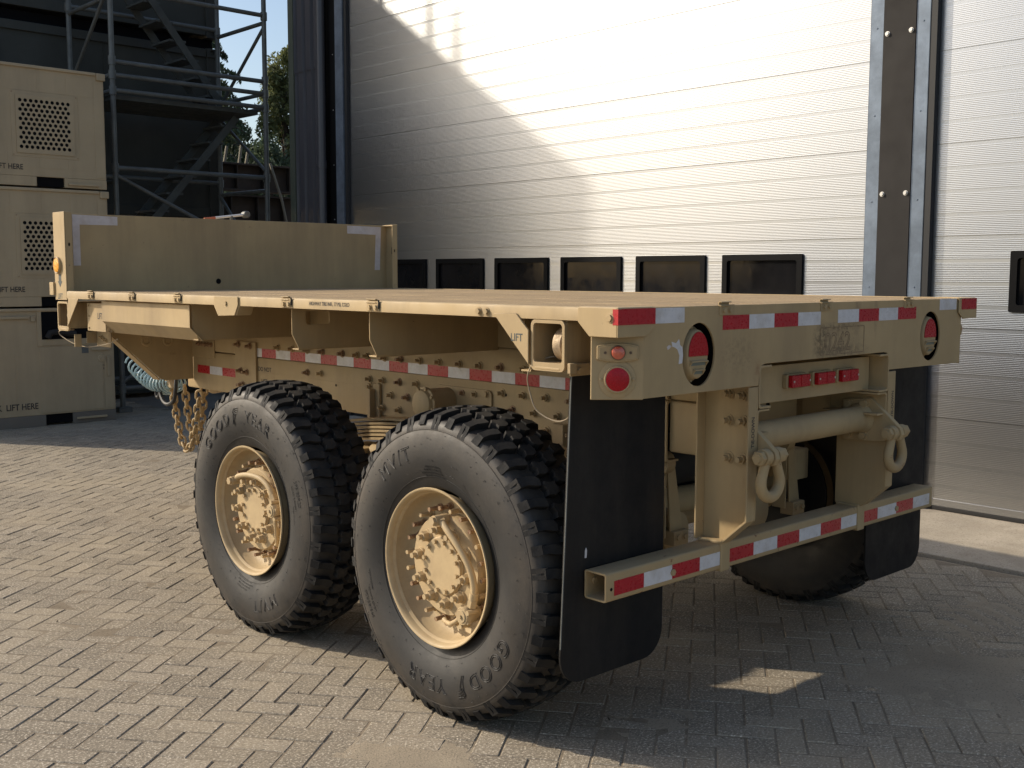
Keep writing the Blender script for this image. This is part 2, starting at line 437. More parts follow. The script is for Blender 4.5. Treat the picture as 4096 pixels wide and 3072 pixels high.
def text_mesh(name, body, size, m, mapper, extrude=0.0004, outline=0.0, align='LEFT', stretch=1.0, space=1.0, res=4, bold=0.014):
    cu = bpy.data.curves.new(name, 'FONT')
    cu.body = body; cu.size = size; cu.align_x = align; cu.space_character = space
    cu.resolution_u = res
    if not outline: cu.offset = size * bold
    if outline:
        cu.fill_mode = 'NONE'; cu.bevel_depth = outline; cu.bevel_resolution = 0
    else:
        cu.extrude = extrude
    ob = bpy.data.objects.new(name, cu)
    me = bpy.data.meshes.new_from_object(ob)
    bpy.data.objects.remove(ob); bpy.data.curves.remove(cu)
    if stretch != 1.0:
        for v in me.vertices: v.co.x *= stretch
    return remap(me, name, m, mapper)

def smooth_path(pts, q=6):
    V_ = [Vector(p) for p in pts]; out = []
    for i in range(len(V_) - 1):
        p0, p1, p2, p3 = V_[max(i - 1, 0)], V_[i], V_[i + 1], V_[min(i + 2, len(V_) - 1)]
        for k in range(q):
            t = k / q
            out.append(0.5 * ((2 * p1) + (-p0 + p2) * t + (2 * p0 - 5 * p1 + 4 * p2 - p3) * t * t + (-p0 + 3 * p1 - 3 * p2 + p3) * t ** 3))
    return out + [V_[-1]]

def copy_tree(o, parent=None):
    c = o.copy(); COL.objects.link(c)
    if parent is not None: c.parent = parent
    for ch in o.children: copy_tree(ch, c)
    return c
# ------------------------------------------------------------------ ground, paving
def vnoise(x, y, s, seed=0):
    """cheap smooth value noise on arrays"""
    x = np.asarray(x) / s + 37.1 * seed; y = np.asarray(y) / s - 11.7 * seed
    xi = np.floor(x); yi = np.floor(y); fx = x - xi; fy = y - yi
    fx = fx * fx * (3 - 2 * fx); fy = fy * fy * (3 - 2 * fy)
    def h(a, b):
        q = np.sin(a * 127.1 + b * 311.7 + seed * 17.3) * 43758.5453
        return q - np.floor(q)
    return (h(xi, yi) * (1 - fx) + h(xi + 1, yi) * fx) * (1 - fy) + (h(xi, yi + 1) * (1 - fx) + h(xi + 1, yi + 1) * fx) * fy

PX0, PX1, PY0, PY1 = -6.0, 3.58, -2.6, 13.0
gm = MB()
gm.add([(-400, -400, -0.03), (400, -400, -0.03), (400, 400, -0.03), (-400, 400, -0.03)], [(0, 1, 2, 3)])
g = gm.build('ground', M['ground'], smooth=None); tag(g, kind='structure')
g2 = MB().add([(PX1 + 0.02, -40, -0.012), (4.9, -40, -0.012), (4.9, 40, -0.012), (PX1 + 0.02, 40, -0.012)], [(0, 1, 2, 3)])

pav = empty('pavement', ((PX0 + PX1) / 2, 5, -0.03)); tag(pav, kind='structure')
bed = MB().box(PX0, PX1, PY0, PY1, -0.028, -0.022).build('bedding_course', M['sand'], pav, smooth=None)

BL, BW = 0.208, 0.104
ANG = math.radians(53.2)
E1 = np.array([math.sin(ANG), math.cos(ANG)]); E2 = np.array([math.cos(ANG), -math.sin(ANG)])
gap = 0.0058
def brick_mesh(lx, ly, seed):
    """bevelled brick, top at z=0, centred, 20 faces"""
    r = random.Random(seed)
    hx, hy, c = lx / 2 - gap / 2, ly / 2 - gap / 2, 0.0034
    j = lambda: r.uniform(-0.0012, 0.0012)
    vs = []
    for z, k in ((-0.022, 0), (-c, 0), (0.0, c)):
        for sx, sy in ((-1, -1), (1, -1), (1, 1), (-1, 1)):
            vs.append((sx * (hx - k) + j(), sy * (hy - k) + j(), z))
    fs = [(8, 9, 10, 11)]
    for a in (0, 4):
        for k in range(4):
            k2 = (k + 1) % 4
            fs.append((a + k, a + k2, a + 4 + k2, a + 4 + k))
    return vs, fs
BM_ = []
for k in range(6):
    vs, fs = brick_mesh(BL, BW, k)
    me = bpy.data.meshes.new('paving_brick'); me.from_pydata(vs, [], fs); me.materials.append(M['brick'])
    me.attributes.new("tint", 'FLOAT', 'POINT'); me.update(); BM_.append((me, vs, fs))

def img_px(p):
    d = Vector(p) - CAMP
    z = d.dot(_f)
    if z < 0.2: return None
    return (512 + FPX / 4 * d.dot(_r2) / z, 384 - FPX / 4 * d.dot(_u2) / z, z)

def sand_mask(x, y):
    """where blown sand lies over the paving (right rear and below the near wheel)"""
    a = np.exp(-(((x - 1.75) / 0.75) ** 2 + ((y + 0.30) / 0.50) ** 2))
    b = np.exp(-(((x + 0.35) / 0.30) ** 2 + ((y - 0.62) / 0.42) ** 2)) * 1.0
    c = np.exp(-(((x - 2.6) / 0.6) ** 2 + ((y - 0.0) / 0.35) ** 2))
    d = np.exp(-(((x - 0.5) / 0.35) ** 2 + ((y - 0.3) / 0.35) ** 2)) * 0.75
    n_ = vnoise(x, y, 0.5, 3) * 0.6 + vnoise(x, y, 0.17, 4) * 0.4
    n2 = vnoise(x, y, 1.3, 8)
    return np.clip(np.maximum.reduce([a * 1.25, b, c, d]) * (0.55 + n_ * 0.75) + np.clip(n2 - 0.72, 0, 1) * 0.8, 0, 1)

bricks = []
# herringbone on a grid of cells BW: each brick covers two cells
RNGC = 110
oc = np.array([-1.0, 3.0])
def to_world(i, j):
    return oc + (E1 * i + E2 * j) * BW
for i in range(-RNGC, RNGC):
    for j in range(-RNGC, RNGC):
        k = (i - j) % 4
        if k == 0: a, b, rot = i + 1.0, j + 0.5, 0      # along E1
        elif k == 3: a, b, rot = i + 0.5, j + 1.0, 1    # along E2
        else: continue
        p = to_world(a, b)
        if not (PX0 + 0.1 < p[0] < PX1 - 0.12 and PY0 + 0.1 < p[1] < PY1 - 0.1): continue
        bricks.append((p[0], p[1], rot))
BA = np.array(bricks)
scored = []
smk = sand_mask(BA[:, 0], BA[:, 1])
for q, (x, y, rot) in enumerate(bricks):
    pp = img_px((x, y, 0))
    if pp is None or not (-10 < pp[0] < 1034 and -10 < pp[1] < 778): continue
    if -0.35 < x - 0.16 < 0.35 and 0.2 < y < 2.8: continue
    if 0.0 < x < 2.5 and 0.35 < y < 4.5: continue
    if smk[q] > 0.55: continue
    scored.append((pp[2], q))
scored.sort()
near = set(q for _, q in scored[:298])
ph = math.atan2(E1[1], E1[0])
sv, sf, tint = [], [], []
for q, (x, y, rot) in enumerate(bricks):
    me, vs, fs = BM_[q % 6]
    a = ph + (PI / 2 if rot else 0) + random.uniform(-0.008, 0.008)
    dz = random.uniform(-0.0022, 0.0012)
    tx, ty = random.uniform(-0.009, 0.009), random.uniform(-0.014, 0.014)
    mm = Matrix.Translation((x, y, dz)) @ Matrix.Rotation(a, 4, 'Z') @ Matrix.Rotation(tx, 4, 'Y') @ Matrix.Rotation(ty, 4, 'X')
    if q in near:
        o = bpy.data.objects.new('paving_brick', me); COL.objects.link(o)
        o.parent = pav; o.matrix_parent_inverse = root_inv(pav); o.matrix_basis = mm
    else:
        o_ = len(sv); t = random.random()
        sv += [tuple(mm @ Vector(v)) for v in vs]; sf += [tuple(i_ + o_ for i_ in f) for f in fs]; tint += [t] * len(vs)
me = bpy.data.meshes.new('paving_bricks'); me.from_pydata(sv, [], sf); me.materials.append(M['brick'])
at_ = me.attributes.new("tint", 'FLOAT', 'POINT'); at_.data.foreach_set("value", tint); me.update()
o = place('paving_bricks', me, pav); o['kind'] = 'stuff'

# joint sand, rising into low drifts that bury the joints
def height_sheet(name, x0, x1, y0, y1, step, fn, m, parent=None):
    xs = np.arange(x0, x1 + 1e-6, step); ys = np.arange(y0, y1 + 1e-6, step)
    X, Y = np.meshgrid(xs, ys)
    Z = fn(X, Y)
    nx, ny = len(xs), len(ys)
    V = np.stack([X.ravel(), Y.ravel(), Z.ravel()], -1)
    idx = np.arange(nx * ny).reshape(ny, nx)
    F = np.stack([idx[:-1, :-1].ravel(), idx[:-1, 1:].ravel(), idx[1:, 1:].ravel(), idx[1:, :-1].ravel()], -1)
    me = bpy.data.meshes.new(name); me.from_pydata(V.tolist(), [], F.tolist()); me.materials.append(m)
    finish(me, 60)
    return place(name, me, parent)
def jz(X, Y):
    return -0.0075 + 0.003 * vnoise(X, Y, 0.4, 1) + 0.0025 * (vnoise(X, Y, 0.07, 2) - 0.5)
js = height_sheet('joint_sand', PX0, PX1, PY0, PY1, 0.1, lambda X, Y: -0.0046 + 0.0030 * vnoise(X, Y, 0.5, 1), M['sand'], pav)
def dz_(X, Y):
    mk = sand_mask(X, Y)
    # tyre tread print pressed into the drift at the right
    u = (X - 2.2); v = (Y - 0.15)
    tr = np.exp(-((v + 0.18 * u + 0.05) / 0.17) ** 2) * np.exp(-((u - 0.35) / 0.75) ** 2)
    lug = np.sin((u * 1.0 + 0.55 * np.abs(v + 0.18 * u)) * 2 * PI / 0.11)
    z = -0.0105 + mk * 0.0125 + 0.0024 * (vnoise(X, Y, 0.09, 5) - 0.5) + 0.0030 * (vnoise(X, Y, 0.03, 6) - 0.5)
    return z + tr * mk * 0.006 * np.clip(lug, -0.6, 0.8)
ds = height_sheet('blown_sand', -1.2, 3.55, -1.9, 1.5, 0.02, dz_, M['drift']); tag(ds, 'thin pale drift of blown sand over the paving by the wheels', 'sand', kind='stuff')

# loose grit and a few crumbs scattered on the paving
gb = MB(); rg = random.Random(21)
for k in range(900):
    x_ = rg.uniform(-2.6, 3.4); y_ = rg.uniform(-1.6, 8.5); s_ = rg.choice((0.0016, 0.002, 0.0026, 0.0035)) * rg.uniform(0.7, 1.4)
    if k % 40 == 0: s_ *= 2.2
    c_ = Vector((x_, y_, 0.0008 + s_ * 0.5))
    vs = [c_ + Vector((rg.uniform(0.6, 1.2) * s_ * a, rg.uniform(0.6, 1.2) * s_ * b_, rg.uniform(0.5, 0.9) * s_ * c2)) for a, b_, c2 in ((1, 0, 0), (-1, 0, 0), (0, 1, 0), (0, -1, 0), (0, 0, 1), (0, 0, -1))]
    gb.add(vs, [(0, 2, 4), (2, 1, 4), (1, 3, 4), (3, 0, 4), (2, 0, 5), (1, 2, 5), (3, 1, 5), (0, 3, 5)])
o = gb.build('grit', M['concrete'], smooth=None); tag(o, 'loose pale grit and crumbs scattered over the brick paving', 'grit', kind='stuff')
lb_ = MB()
for k in range(34):
    x_ = rg.uniform(-2.2, 2.6); y_ = rg.uniform(-1.4, 8.0); a_ = rg.uniform(0, 6.28); s_ = rg.uniform(0.008, 0.018)
    c_, d_ = math.cos(a_), math.sin(a_)
    P2 = [(-1, 0, 0.1), (-0.2, 0.42, 0.25), (0.9, 0.1, 0.5), (0.1, -0.4, 0.2)]
    lb_.add([(x_ + s_ * (p[0] * c_ - p[1] * d_), y_ + s_ * (p[0] * d_ + p[1] * c_), 0.0015 + s_ * p[2]) for p in P2], [(0, 1, 2, 3)])
o = lb_.build('leaf_litter', M['bark'], smooth=None, fix=False); tag(o, 'tiny dry brown leaf scraps lying on the paving', 'leaf litter', kind='stuff')

# concrete apron in front of the doors
ap = MB()
for y0, y1 in ((-9, -2.2), (-2.19, 4.4), (4.41, 9.4)):
    ap.box(PX1 + 0.015, 4.86, y0, y1, -0.03, 0.004)
o = ap.build('apron', M['concrete'], bevel=0.006); tag(o, kind='structure')

# ------------------------------------------------------------------ overhead doors
DX = 4.8
def door_section_profile():
    """(z, depth) polyline for one 0.622 m section: four ribbed fields with flat bands between"""
    H = 0.622
    ribs = []
    z = 0.0
    field, band = 0.1335, 0.022
    flat = []
    ribs.append((0.0, 0.010)); ribs.append((0.0025, 0.010)); ribs.append((0.0025, 0.0))
    z = 0.0025
    for k in range(4):
        z1 = (k + 1) * H / 4 - band
        n = 11
        for q in range(n):
            a = z + (z1 - z) * q / n; h = (z1 - z) / n
            ribs += [(a + h * 0.10, 0.0), (a + h * 0.38, -0.00042), (a + h * 0.62, -0.00042), (a + h * 0.90, 0.0)]
        flat.append((z1 + 0.001, (k + 1) * H / 4 - 0.001))
        z = (k + 1) * H / 4
        ribs += [(z1, 0.0), (z, 0.0)]
    return H, ribs, flat
SH, RIB, FLAT = door_section_profile()
def door_panel(name, y0, y1, z0, parent, cut=None):
    b = MB()
    spans = [(y0, y1)]
    zr = [(z + z0, d) for z, d in RIB]
    def strip(ya, yb, pts):
        vs = []
        for z, d in pts: vs += [(DX + d, ya, z), (DX + d, yb, z)]
        b.add(vs, [(2 * i, 2 * i + 2, 2 * i + 3, 2 * i + 1) for i in range(len(pts) - 1)])
    if not cut:
        strip(y0, y1, zr)
    else:
        wz0, wz1, wins = cut
        strip(y0, y1, [p for p in zr if p[0] <= wz0] + [(wz0, 0.0)])
        strip(y0, y1, [(wz1, 0.0)] + [p for p in zr if p[0] >= wz1])
        mid = [(wz0, 0.0)] + [p for p in zr if wz0 < p[0] < wz1] + [(wz1, 0.0)]
        edges = [y0] + [e for w_ in wins for e in w_] + [y1]
        for k in range(0, len(edges), 2): strip(edges[k], edges[k + 1], mid)
    return b.build(name, M['alu'], parent, smooth=None, fix=False)
def overhead_door(y0, y1, ztop, wins, label):
    t = empty('overhead_door', (DX, (y0 + y1) / 2, 0)); tag(t, label, 'door', 'sectional doors of the warehouse')
    z = 1.895 - 3 * SH
    k = 0
    while z < ztop:
        cut = (1.404, 1.78, wins) if abs(z - (1.895 - SH)) < 0.01 else None
        door_panel('door_panel', y0, y1, z, t, cut)
        for a, c in FLAT:
            if cut and not (z + c < 1.40 or z + a > 1.785): continue
            MB().add([(DX - 0.0006, y0, z + a), (DX - 0.0006, y1, z + a), (DX - 0.0006, y1, z + c), (DX - 0.0006, y0, z + c)], [(0, 3, 2, 1)]).build('flat_band', M['alu_band'], t, smooth=None, fix=False)
        z += SH; k += 1
    MB().box(DX - 0.006, DX + 0.03, y0, y1, 0.006, 0.034).build('bottom_seal', M['black'], t, bevel=0.004)
    MB().box(DX - 0.004, DX + 0.03, y0, y1, 0.0345, 0.085).build('bottom_rail', M['alu_band'], t, bevel=0.003)
    MB().box(DX + 0.0105, DX + 0.05, y0, y1, 0.086, ztop + 0.3).build('door_core', M['frame_black'], t, smooth=None) if not wins else None
    if wins:
        c = MB(); c.box(DX + 0.0105, DX + 0.05, y0, y1, 0.086, 1.404); c.box(DX + 0.0105, DX + 0.05, y0, y1, 1.78, ztop + 0.3)
        e = [y0] + [q for w_ in wins for q in w_] + [y1]
        for k in range(0, len(e), 2): c.box(DX + 0.0105, DX + 0.05, e[k], e[k + 1], 1.4041, 1.7799)
        c.build('door_core', M['frame_black'], t, smooth=None)
    for a, b_ in wins:
        wd = plate('window', [rrect(a - 0.012, b_ + 0.012, 1.392, 1.792, 0.012), rrect(a + 0.035, b_ - 0.035, 1.439, 1.745, 0.02)], 0.034, 'yz', DX - 0.004, M['frame_black'], t, 0.003)
        MB().box(DX + 0.004, DX + 0.012, a + 0.02, b_ - 0.02, 1.425, 1.76).build('pane', M['pane'], wd, smooth=None)
    return t
overhead_door(1.845, 8.30, 6.0, [(2.402 + 0.908 * k, 3.114 + 0.908 * k) for k in range(6)], 'wide ribbed aluminium sectional door with a row of six dark windows behind the trailer')
overhead_door(-5.05, 1.375, 6.0, [(0.11 - 0.908 * k, 0.822 - 0.908 * k) for k in range(6)][::-1], 'ribbed aluminium sectional door at the right edge beyond the steel column')

# ------------------------------------------------------------------ steel column and guide rails between the doors
cl = empty('steel_column', (4.75, 1.64, 0)); tag(cl, 'brown steel column with galvanised door guides between the two doors', 'column')
c = MB(); c.box(4.735, 4.752, 1.522, 1.762, 0, 6.6); c.box(4.752, 5.0, 1.634, 1.650, 0, 6.6)
c.build('column_flange', M['column'], cl, bevel=0.003)
for y0, y1 in ((1.7645, 1.862), (1.425, 1.5195)):
    b = MB(); b.box(4.742, 4.745, y0, y1, 0, 6.6)
    yo = y1 if y0 > 1.6 else y0
    b.box(4.742, 4.798, yo - 0.0015, yo + 0.0015, 0, 6.6)
    yi = y0 if y0 > 1.6 else y1
    b.box(4.7405, 4.7415, min(yi, yi + (0.006 if y0 > 1.6 else -0.006)), max(yi, yi + (0.006 if y0 > 1.6 else -0.006)), 0, 6.6)
    b.build('door_guide', M['galv'], cl, smooth=None)
    for z in (0.5, 1.55, 2.15, 2.75, 3.35, 4.0, 4.7):
        MB().lathe([(0, 0.0001), (0.0, 0.004), (0.002, 0.006), (0.004, 0.006)], 8, 0, c=(4.738, (y0 + y1) / 2, z)).build('rivet', M['galv'], cl)
MB().box(4.746, 4.80, 1.376, 1.424, 0, 6.6).build('black_strip', M['black'], cl, smooth=None)  # plain black strip between the guide and the right door
for z in (1.1, 2.20, 3.30, 4.4):
    for y in (1.555, 1.73):
        MB().hexbolt((4.735, y, z), (-1, 0, 0), 0.013, 0.014, washer=True).build('bolt', M['zinc'], cl)

# ------------------------------------------------------------------ left jamb and cladding
wl = empty('warehouse_wall', (4.75, 9.0, 0)); tag(wl, 'dark grey ribbed metal cladding at the warehouse corner left of the door', 'wall')
MB().box(4.76, 4.82, 8.302, 8.352, 0, 6.6).build('black_strip', M['black'], wl, smooth=None)
MB().box(4.742, 4.80, 8.354, 8.50, 0, 6.6).build('door_guide', M['galv'], wl, smooth=None)
MB().box(4.765, 4.95, 8.502, 8.66, 0, 6.6).build('jamb', M['frame_black'], wl, smooth=None)
for k in range(9):
    MB().lathe([(0, 0.0001), (0.0, 0.005), (0.003, 0.007)], 8, 0, c=(4.763, 8.58, 0.4 + 0.62 * k)).build('rivet', M['zinc'], wl)
def clad(y0, y1, z0, z1, n, x0=4.74):
    pts = []
    p = (y1 - y0) / n
    for k in range(n):
        a = y0 + p * k
        pts += [(a, 0.0), (a + p * 0.55, 0.0), (a + p * 0.66, 0.035), (a + p * 0.90, 0.035)]
    pts.append((y1, 0.0))
    b = MB(); vs = []
    for y, d in pts: vs += [(x0 + d, y, z0), (x0 + d, y, z1)]
    b.add(vs, [(2 * i, 2 * i + 2, 2 * i + 3, 2 * i + 1) for i in range(len(pts) - 1)])
    return b.build('cladding_sheet', M['cladding'], wl, smooth=None)
clad(8.80, 9.33, 0, 4.02, 3, 4.735)
clad(8.80, 9.33, 4.0, 6.6, 3, 4.725)
MB().box(4.715, 5.2, 9.335, 9.44, 0, 6.6).build('corner_trim', M['clad_green'], wl, bevel=0.004)
b = MB(); b.box(4.80, 5.0, 8.66, 9.335, 0, 6.6); b.build('wall_core', M['frame_black'], wl, smooth=None)
b = MB(); b.box(4.70, 5.2, -9, 9.44, 6.6, 7.3); b.build('fascia', M['cladding'], wl, smooth=None)
b = MB(); b.box(5.2, 16, -9, 9.43, 0, 7.2); b.build('hall', M['roof'], wl, smooth=None)
b = MB(); b.box(4.75, 5.2, -9, -5.07, 0, 6.6); b.build('end_wall', M['cladding'], wl, smooth=None)
dp = empty('downpipe', (4.70, 8.725, 0)); tag(dp, 'dark round rainwater downpipe beside the left door jamb', 'downpipe')
MB().cyl((4.70, 8.725, 0.05), (4.70, 8.725, 6.6), 0.05, 16).build('pipe', M['pipe'], dp)
for z in (0.9, 2.85, 4.8):
    MB().cyl((4.70, 8.725, z), (4.70, 8.725, z + 0.09), 0.056, 16).build('pipe_socket', M['pipe'], dp)
# ------------------------------------------------------------------ trailer
W, L, H = 2.44, 4.32, 1.53
T = empty('flatbed_trailer', (1.22, 2.2, 0))
tag(T, 'tan military flatbed trailer with headboard parked on the brick paving', 'trailer')
tan = M['tan']
def part(b, name, m=None, bevel=0.0025, parent=None, smooth=40):
    return b.build(name, m or tan, parent or T, smooth, bevel)

# deck boards
nb = 12
for k in range(nb):
    x0 = 0.012 + k * (W - 0.024) / nb
    part(MB().box(x0 + 0.0015, x0 + (W - 0.024) / nb - 0.0015, 0.012, 4.445, 1.492, H + random.uniform(-0.0015, 0.0008)), 'deck_board', M['deck'], 0.0025)
# side rails: rolled rail with rounded top edge
def rail_profile(s):
    return [(0.0, 1.487), (0.0, 1.522), (0.003, 1.529), (0.010, 1.532), (0.016, 1.5315), (0.016, 1.491), (0.05, 1.491), (0.05, 1.487)]
for sx in (0, 1):
    prof = [((p[0] if sx == 0 else W - p[0]), p[1]) for p in rail_profile(sx)]
    b = MB().prism(prof, 1, 0.158, 4.325)
    part(b, 'side_rail', M['tan_rust'] if sx else tan, 0.001)

# rear end plate with lamp holes and the bottom cut-out for the frame
zb = 1.242
outer = [(0.125, zb), (0.755, zb), (0.762, 1.30), (0.772, 1.313), (0.79, 1.318), (1.64, 1.320), (1.662, 1.316), (1.672, 1.30), (1.676, zb + 0.004), (W - 0.125, zb), (W - 0.125, 1.44),
         (W - 0.125, 1.5305), (0.125, 1.5305), (0.125, 1.44)]
rp = plate('rear_plate', [outer, ell(0.407, 1.369, 0.088, 0.106, 40), ell(W - 0.412, 1.372, 0.09, 0.106, 40)], 0.008, 'xz', 0.004, M['tan_rear'], T, 0.0015)
# deep inner edge strip along the top of the rear plate
part(MB().box(0.16, W - 0.16, 0.009, 0.05, 1.505, 1.5255), 'rear_rail', tan, 0.002)

# chamfered lamp panels at the corners
def chamfer_panel(sx):
    X = lambda x: x if sx == 0 else W - x
    b = MB()
    pl = [(0.0, 0.11), (0.0035, 0.116), (0.131, 0.006), (0.125, 0.0)]
    b.prism([(X(p[0]), p[1]) for p in pl], 2, zb - 0.003, 1.445)
    return part(b, 'corner_panel', M['tan'], 0.003)
PN = []
for sx in (0, 1): PN.append(chamfer_panel(sx))
# corner caps
def corner_cap(sx):
    X = lambda x: x if sx == 0 else W - x
    e = -0.004
    b = MB()
    # side face
    ply = [(0.161, 1.5315), (0.161, 1.485), (0.112, 1.440), (-0.0041, 1.440), (-0.0041, 1.5315)]
    b.prism(ply, 0, X(e - 0.005), X(e))
    # rear face
    plx = [(-0.009, 1.5315), (-0.009, 1.440), (0.128, 1.440), (0.168, 1.468), (0.168, 1.5315)]
    b.prism([(X(p[0]), p[1]) for p in plx], 1, e - 0.005, e)
    b.prism([(X(p[0]), p[1]) for p in ((-0.004, -0.004), (-0.004, 0.161), (0.03, 0.161), (0.03, 0.03), (0.165, 0.03), (0.165, -0.004))], 2, 1.527, 1.5335)
    o = part(b, 'corner_cap', M['tan'], 0.0035)
    return o
for sx in (0, 1): corner_cap(sx)
part(MB().hexbolt((-0.009, 0.024, 1.50), (-1, 0, 0), 0.012, 0.008), 'cap_bolt', tan, 0.001)

# reflective tape: every block is a piece
def tape_piece(a0, a1, z0, z1, red, frame, at, drop=0.0, parent=None):
    b = MB()
    t = 0.0011
    if frame == 'rear':
        b.box(a0, a1, at - t, at - 0.0002, z0 + random.uniform(-0.0006, 0.0006), z1 + random.uniform(-0.0006, 0.0006))
    else:
        b.box(at - t, at - 0.0002, a0, a1, z0, z1)
    return b.build('reflective_tape', M['red_tape'] if red else M['white_tape'], parent or T, None)
def tape_run(a, n, z0, h, first_red, frame, at, step=0.1535, rng_=None):
    r = first_red
    out = []
    for k in range(n):
        out.append(tape_piece(a + k * step + 0.0004, a + (k + 1) * step - 0.0004, z0, z0 + h, r, frame, at)); r = not r
    return out
tape_run(0.535, 4, 1.4462, 0.050, True, 'rear', 0.0)
tape_run(1.271, 4, 1.4505, 0.050, False, 'rear', 0.0, 0.1555)
tape_piece(0.008, 0.168, 1.4785, 1.5285, True, 'rear', -0.009)
tape_piece(0.176, 0.326, 1.4785, 1.5275, False, 'rear', 0.0)
tape_piece(2.104, 2.262, 1.4815, 1.530, False, 'rear', 0.0)
tape_piece(2.295, 2.442, 1.4815, 1.530, True, 'rear', -0.009)
# wrap-round end of the red corner tape
MB().prism([(-0.0096, -0.010), (-0.0103, 0.012), (-0.0089, 0.012), (-0.0089, -0.0089), (0.0075, -0.0089), (0.0075, -0.0103)], 2, 1.479, 1.5275).build('reflective_tape', M['red_tape'], T, 30)
# long run on the frame
y = 0.79
k = 0
while y < 3.44:
    tape_piece(y, y + 0.1516, 1.1555, 1.2055, k % 2 == 0, 'side', 0.7405); y += 0.1523; k += 1
for k in range(3):
    tape_piece(3.690 + 0.158 * k, 3.690 + 0.158 * (k + 1) - 0.001, 1.017, 1.0665, k % 2 == 0, 'side', 0.7405)

# ---- lamps on the corner panels
def panel_frame(sx):
    """basis on the chamfer: u to the viewer's right, n outward"""
    if sx == 0:
        c = Vector((0.0625, 0.055, 0)); u = Vector((0.125, -0.11, 0)).normalized(); n_ = Vector((-0.11, -0.125, 0)).normalized()
    else:
        c = Vector((W - 0.0625, 0.055, 0)); u = Vector((0.125, 0.11, 0)).normalized(); n_ = Vector((0.11, -0.125, 0)).normalized()
    return c, u, n_
def on_panel(sx, me_fn, name, m, zc, smooth=35, bevel=0.0, parent=None):
    c, u, n_ = panel_frame(sx)
    b = me_fn()
    v2 = []
    for (a, h, d) in b.v:
        q = c + u * a + n_ * d; v2.append((q.x, q.y, zc + h))
    b.v = v2
    return b.build(name, m, parent or T, smooth, bevel)
def disc(cx, cz, prof, n=36):
    b = MB(); vs = []; m_ = len(prof)
    for d, r in prof:
        for k in range(n): vs.append((cx + r * math.cos(2 * PI * k / n), cz + r * math.sin(2 * PI * k / n), d))
    fs = []
    for i in range(m_ - 1):
        for k in range(n):
            k2 = (k + 1) % n
            fs.append((i * n + k, i * n + k2, (i + 1) * n + k2, (i + 1) * n + k))
    fs.append(tuple((m_ - 1) * n + k for k in range(n)))
    return b.add(vs, fs)
def barrel(hw, hh, d0, d1, bulge):
    pts = []
    for k in range(9):
        t = -1 + 2 * k / 8; pts.append((t * hw, hh + bulge * (1 - t * t)))
    for k in range(9):
        t = 1 - 2 * k / 8; pts.append((t * hw, -hh - bulge * (1 - t * t)))
    b = MB(); n_ = len(pts)
    b.add([(p[0], p[1], d0) for p in pts] + [(p[0], p[1], d1) for p in pts], [tuple(range(n_, 2 * n_))] + [(i, (i + 1) % n_, n_ + (i + 1) % n_, n_ + i) for i in range(n_)])
    return b
for sx in (0, 1):
    mk = on_panel(sx, lambda: barrel(0.066, 0.0215, 0.0, 0.010, 0.0085), 'marker_lamp', tan, 1.3895, bevel=0.003)
    on_panel(sx, lambda: barrel(0.060, 0.0165, 0.0095, 0.0125, 0.0075), 'lamp_face', M['tan'], 1.3895, bevel=0.001, parent=mk)
    on_panel(sx, lambda: disc(0, 0, [(0.012, 0.0235), (0.017, 0.0235), (0.0175, 0.022)]), 'lens_ring', M['grime'], 1.3895, parent=mk)
    on_panel(sx, lambda: disc(0, 0, [(0.016, 0.0215), (0.024, 0.020), (0.028, 0.014), (0.029, 0.003)]), 'lens', M['orange_lens'], 1.3895, parent=mk)
    for s in (-1, 1):
        on_panel(sx, lambda: disc(s * 0.040, 0, [(0.0124, 0.0046), (0.0138, 0.0046), (0.0138, 0.003), (0.0128, 0.0026)], 14), 'screw', M['grime'], 1.3895, parent=mk)
    rf = on_panel(sx, lambda: disc(0, 0, [(0.0, 0.059), (0.0025, 0.059), (0.003, 0.058)]), 'round_reflector', tan, 1.3045)
    on_panel(sx, lambda: disc(0, 0, [(0.0025, 0.044), (0.010, 0.043), (0.012, 0.041), (0.0115, 0.0385)]), 'reflector_ring', tan, 1.3045, parent=rf)
    on_panel(sx, lambda: disc(0, 0, [(0.0108, 0.0386), (0.0125, 0.036), (0.013, 0.004)]), 'lens', M['red_lens'], 1.3045, parent=rf)
    for s in (-1, 1):
        on_panel(sx, lambda: disc(s * 0.0515, 0, [(0.0028, 0.0055), (0.005, 0.0055), (0.006, 0.004)], 12), 'rivet', tan, 1.3045, parent=rf)

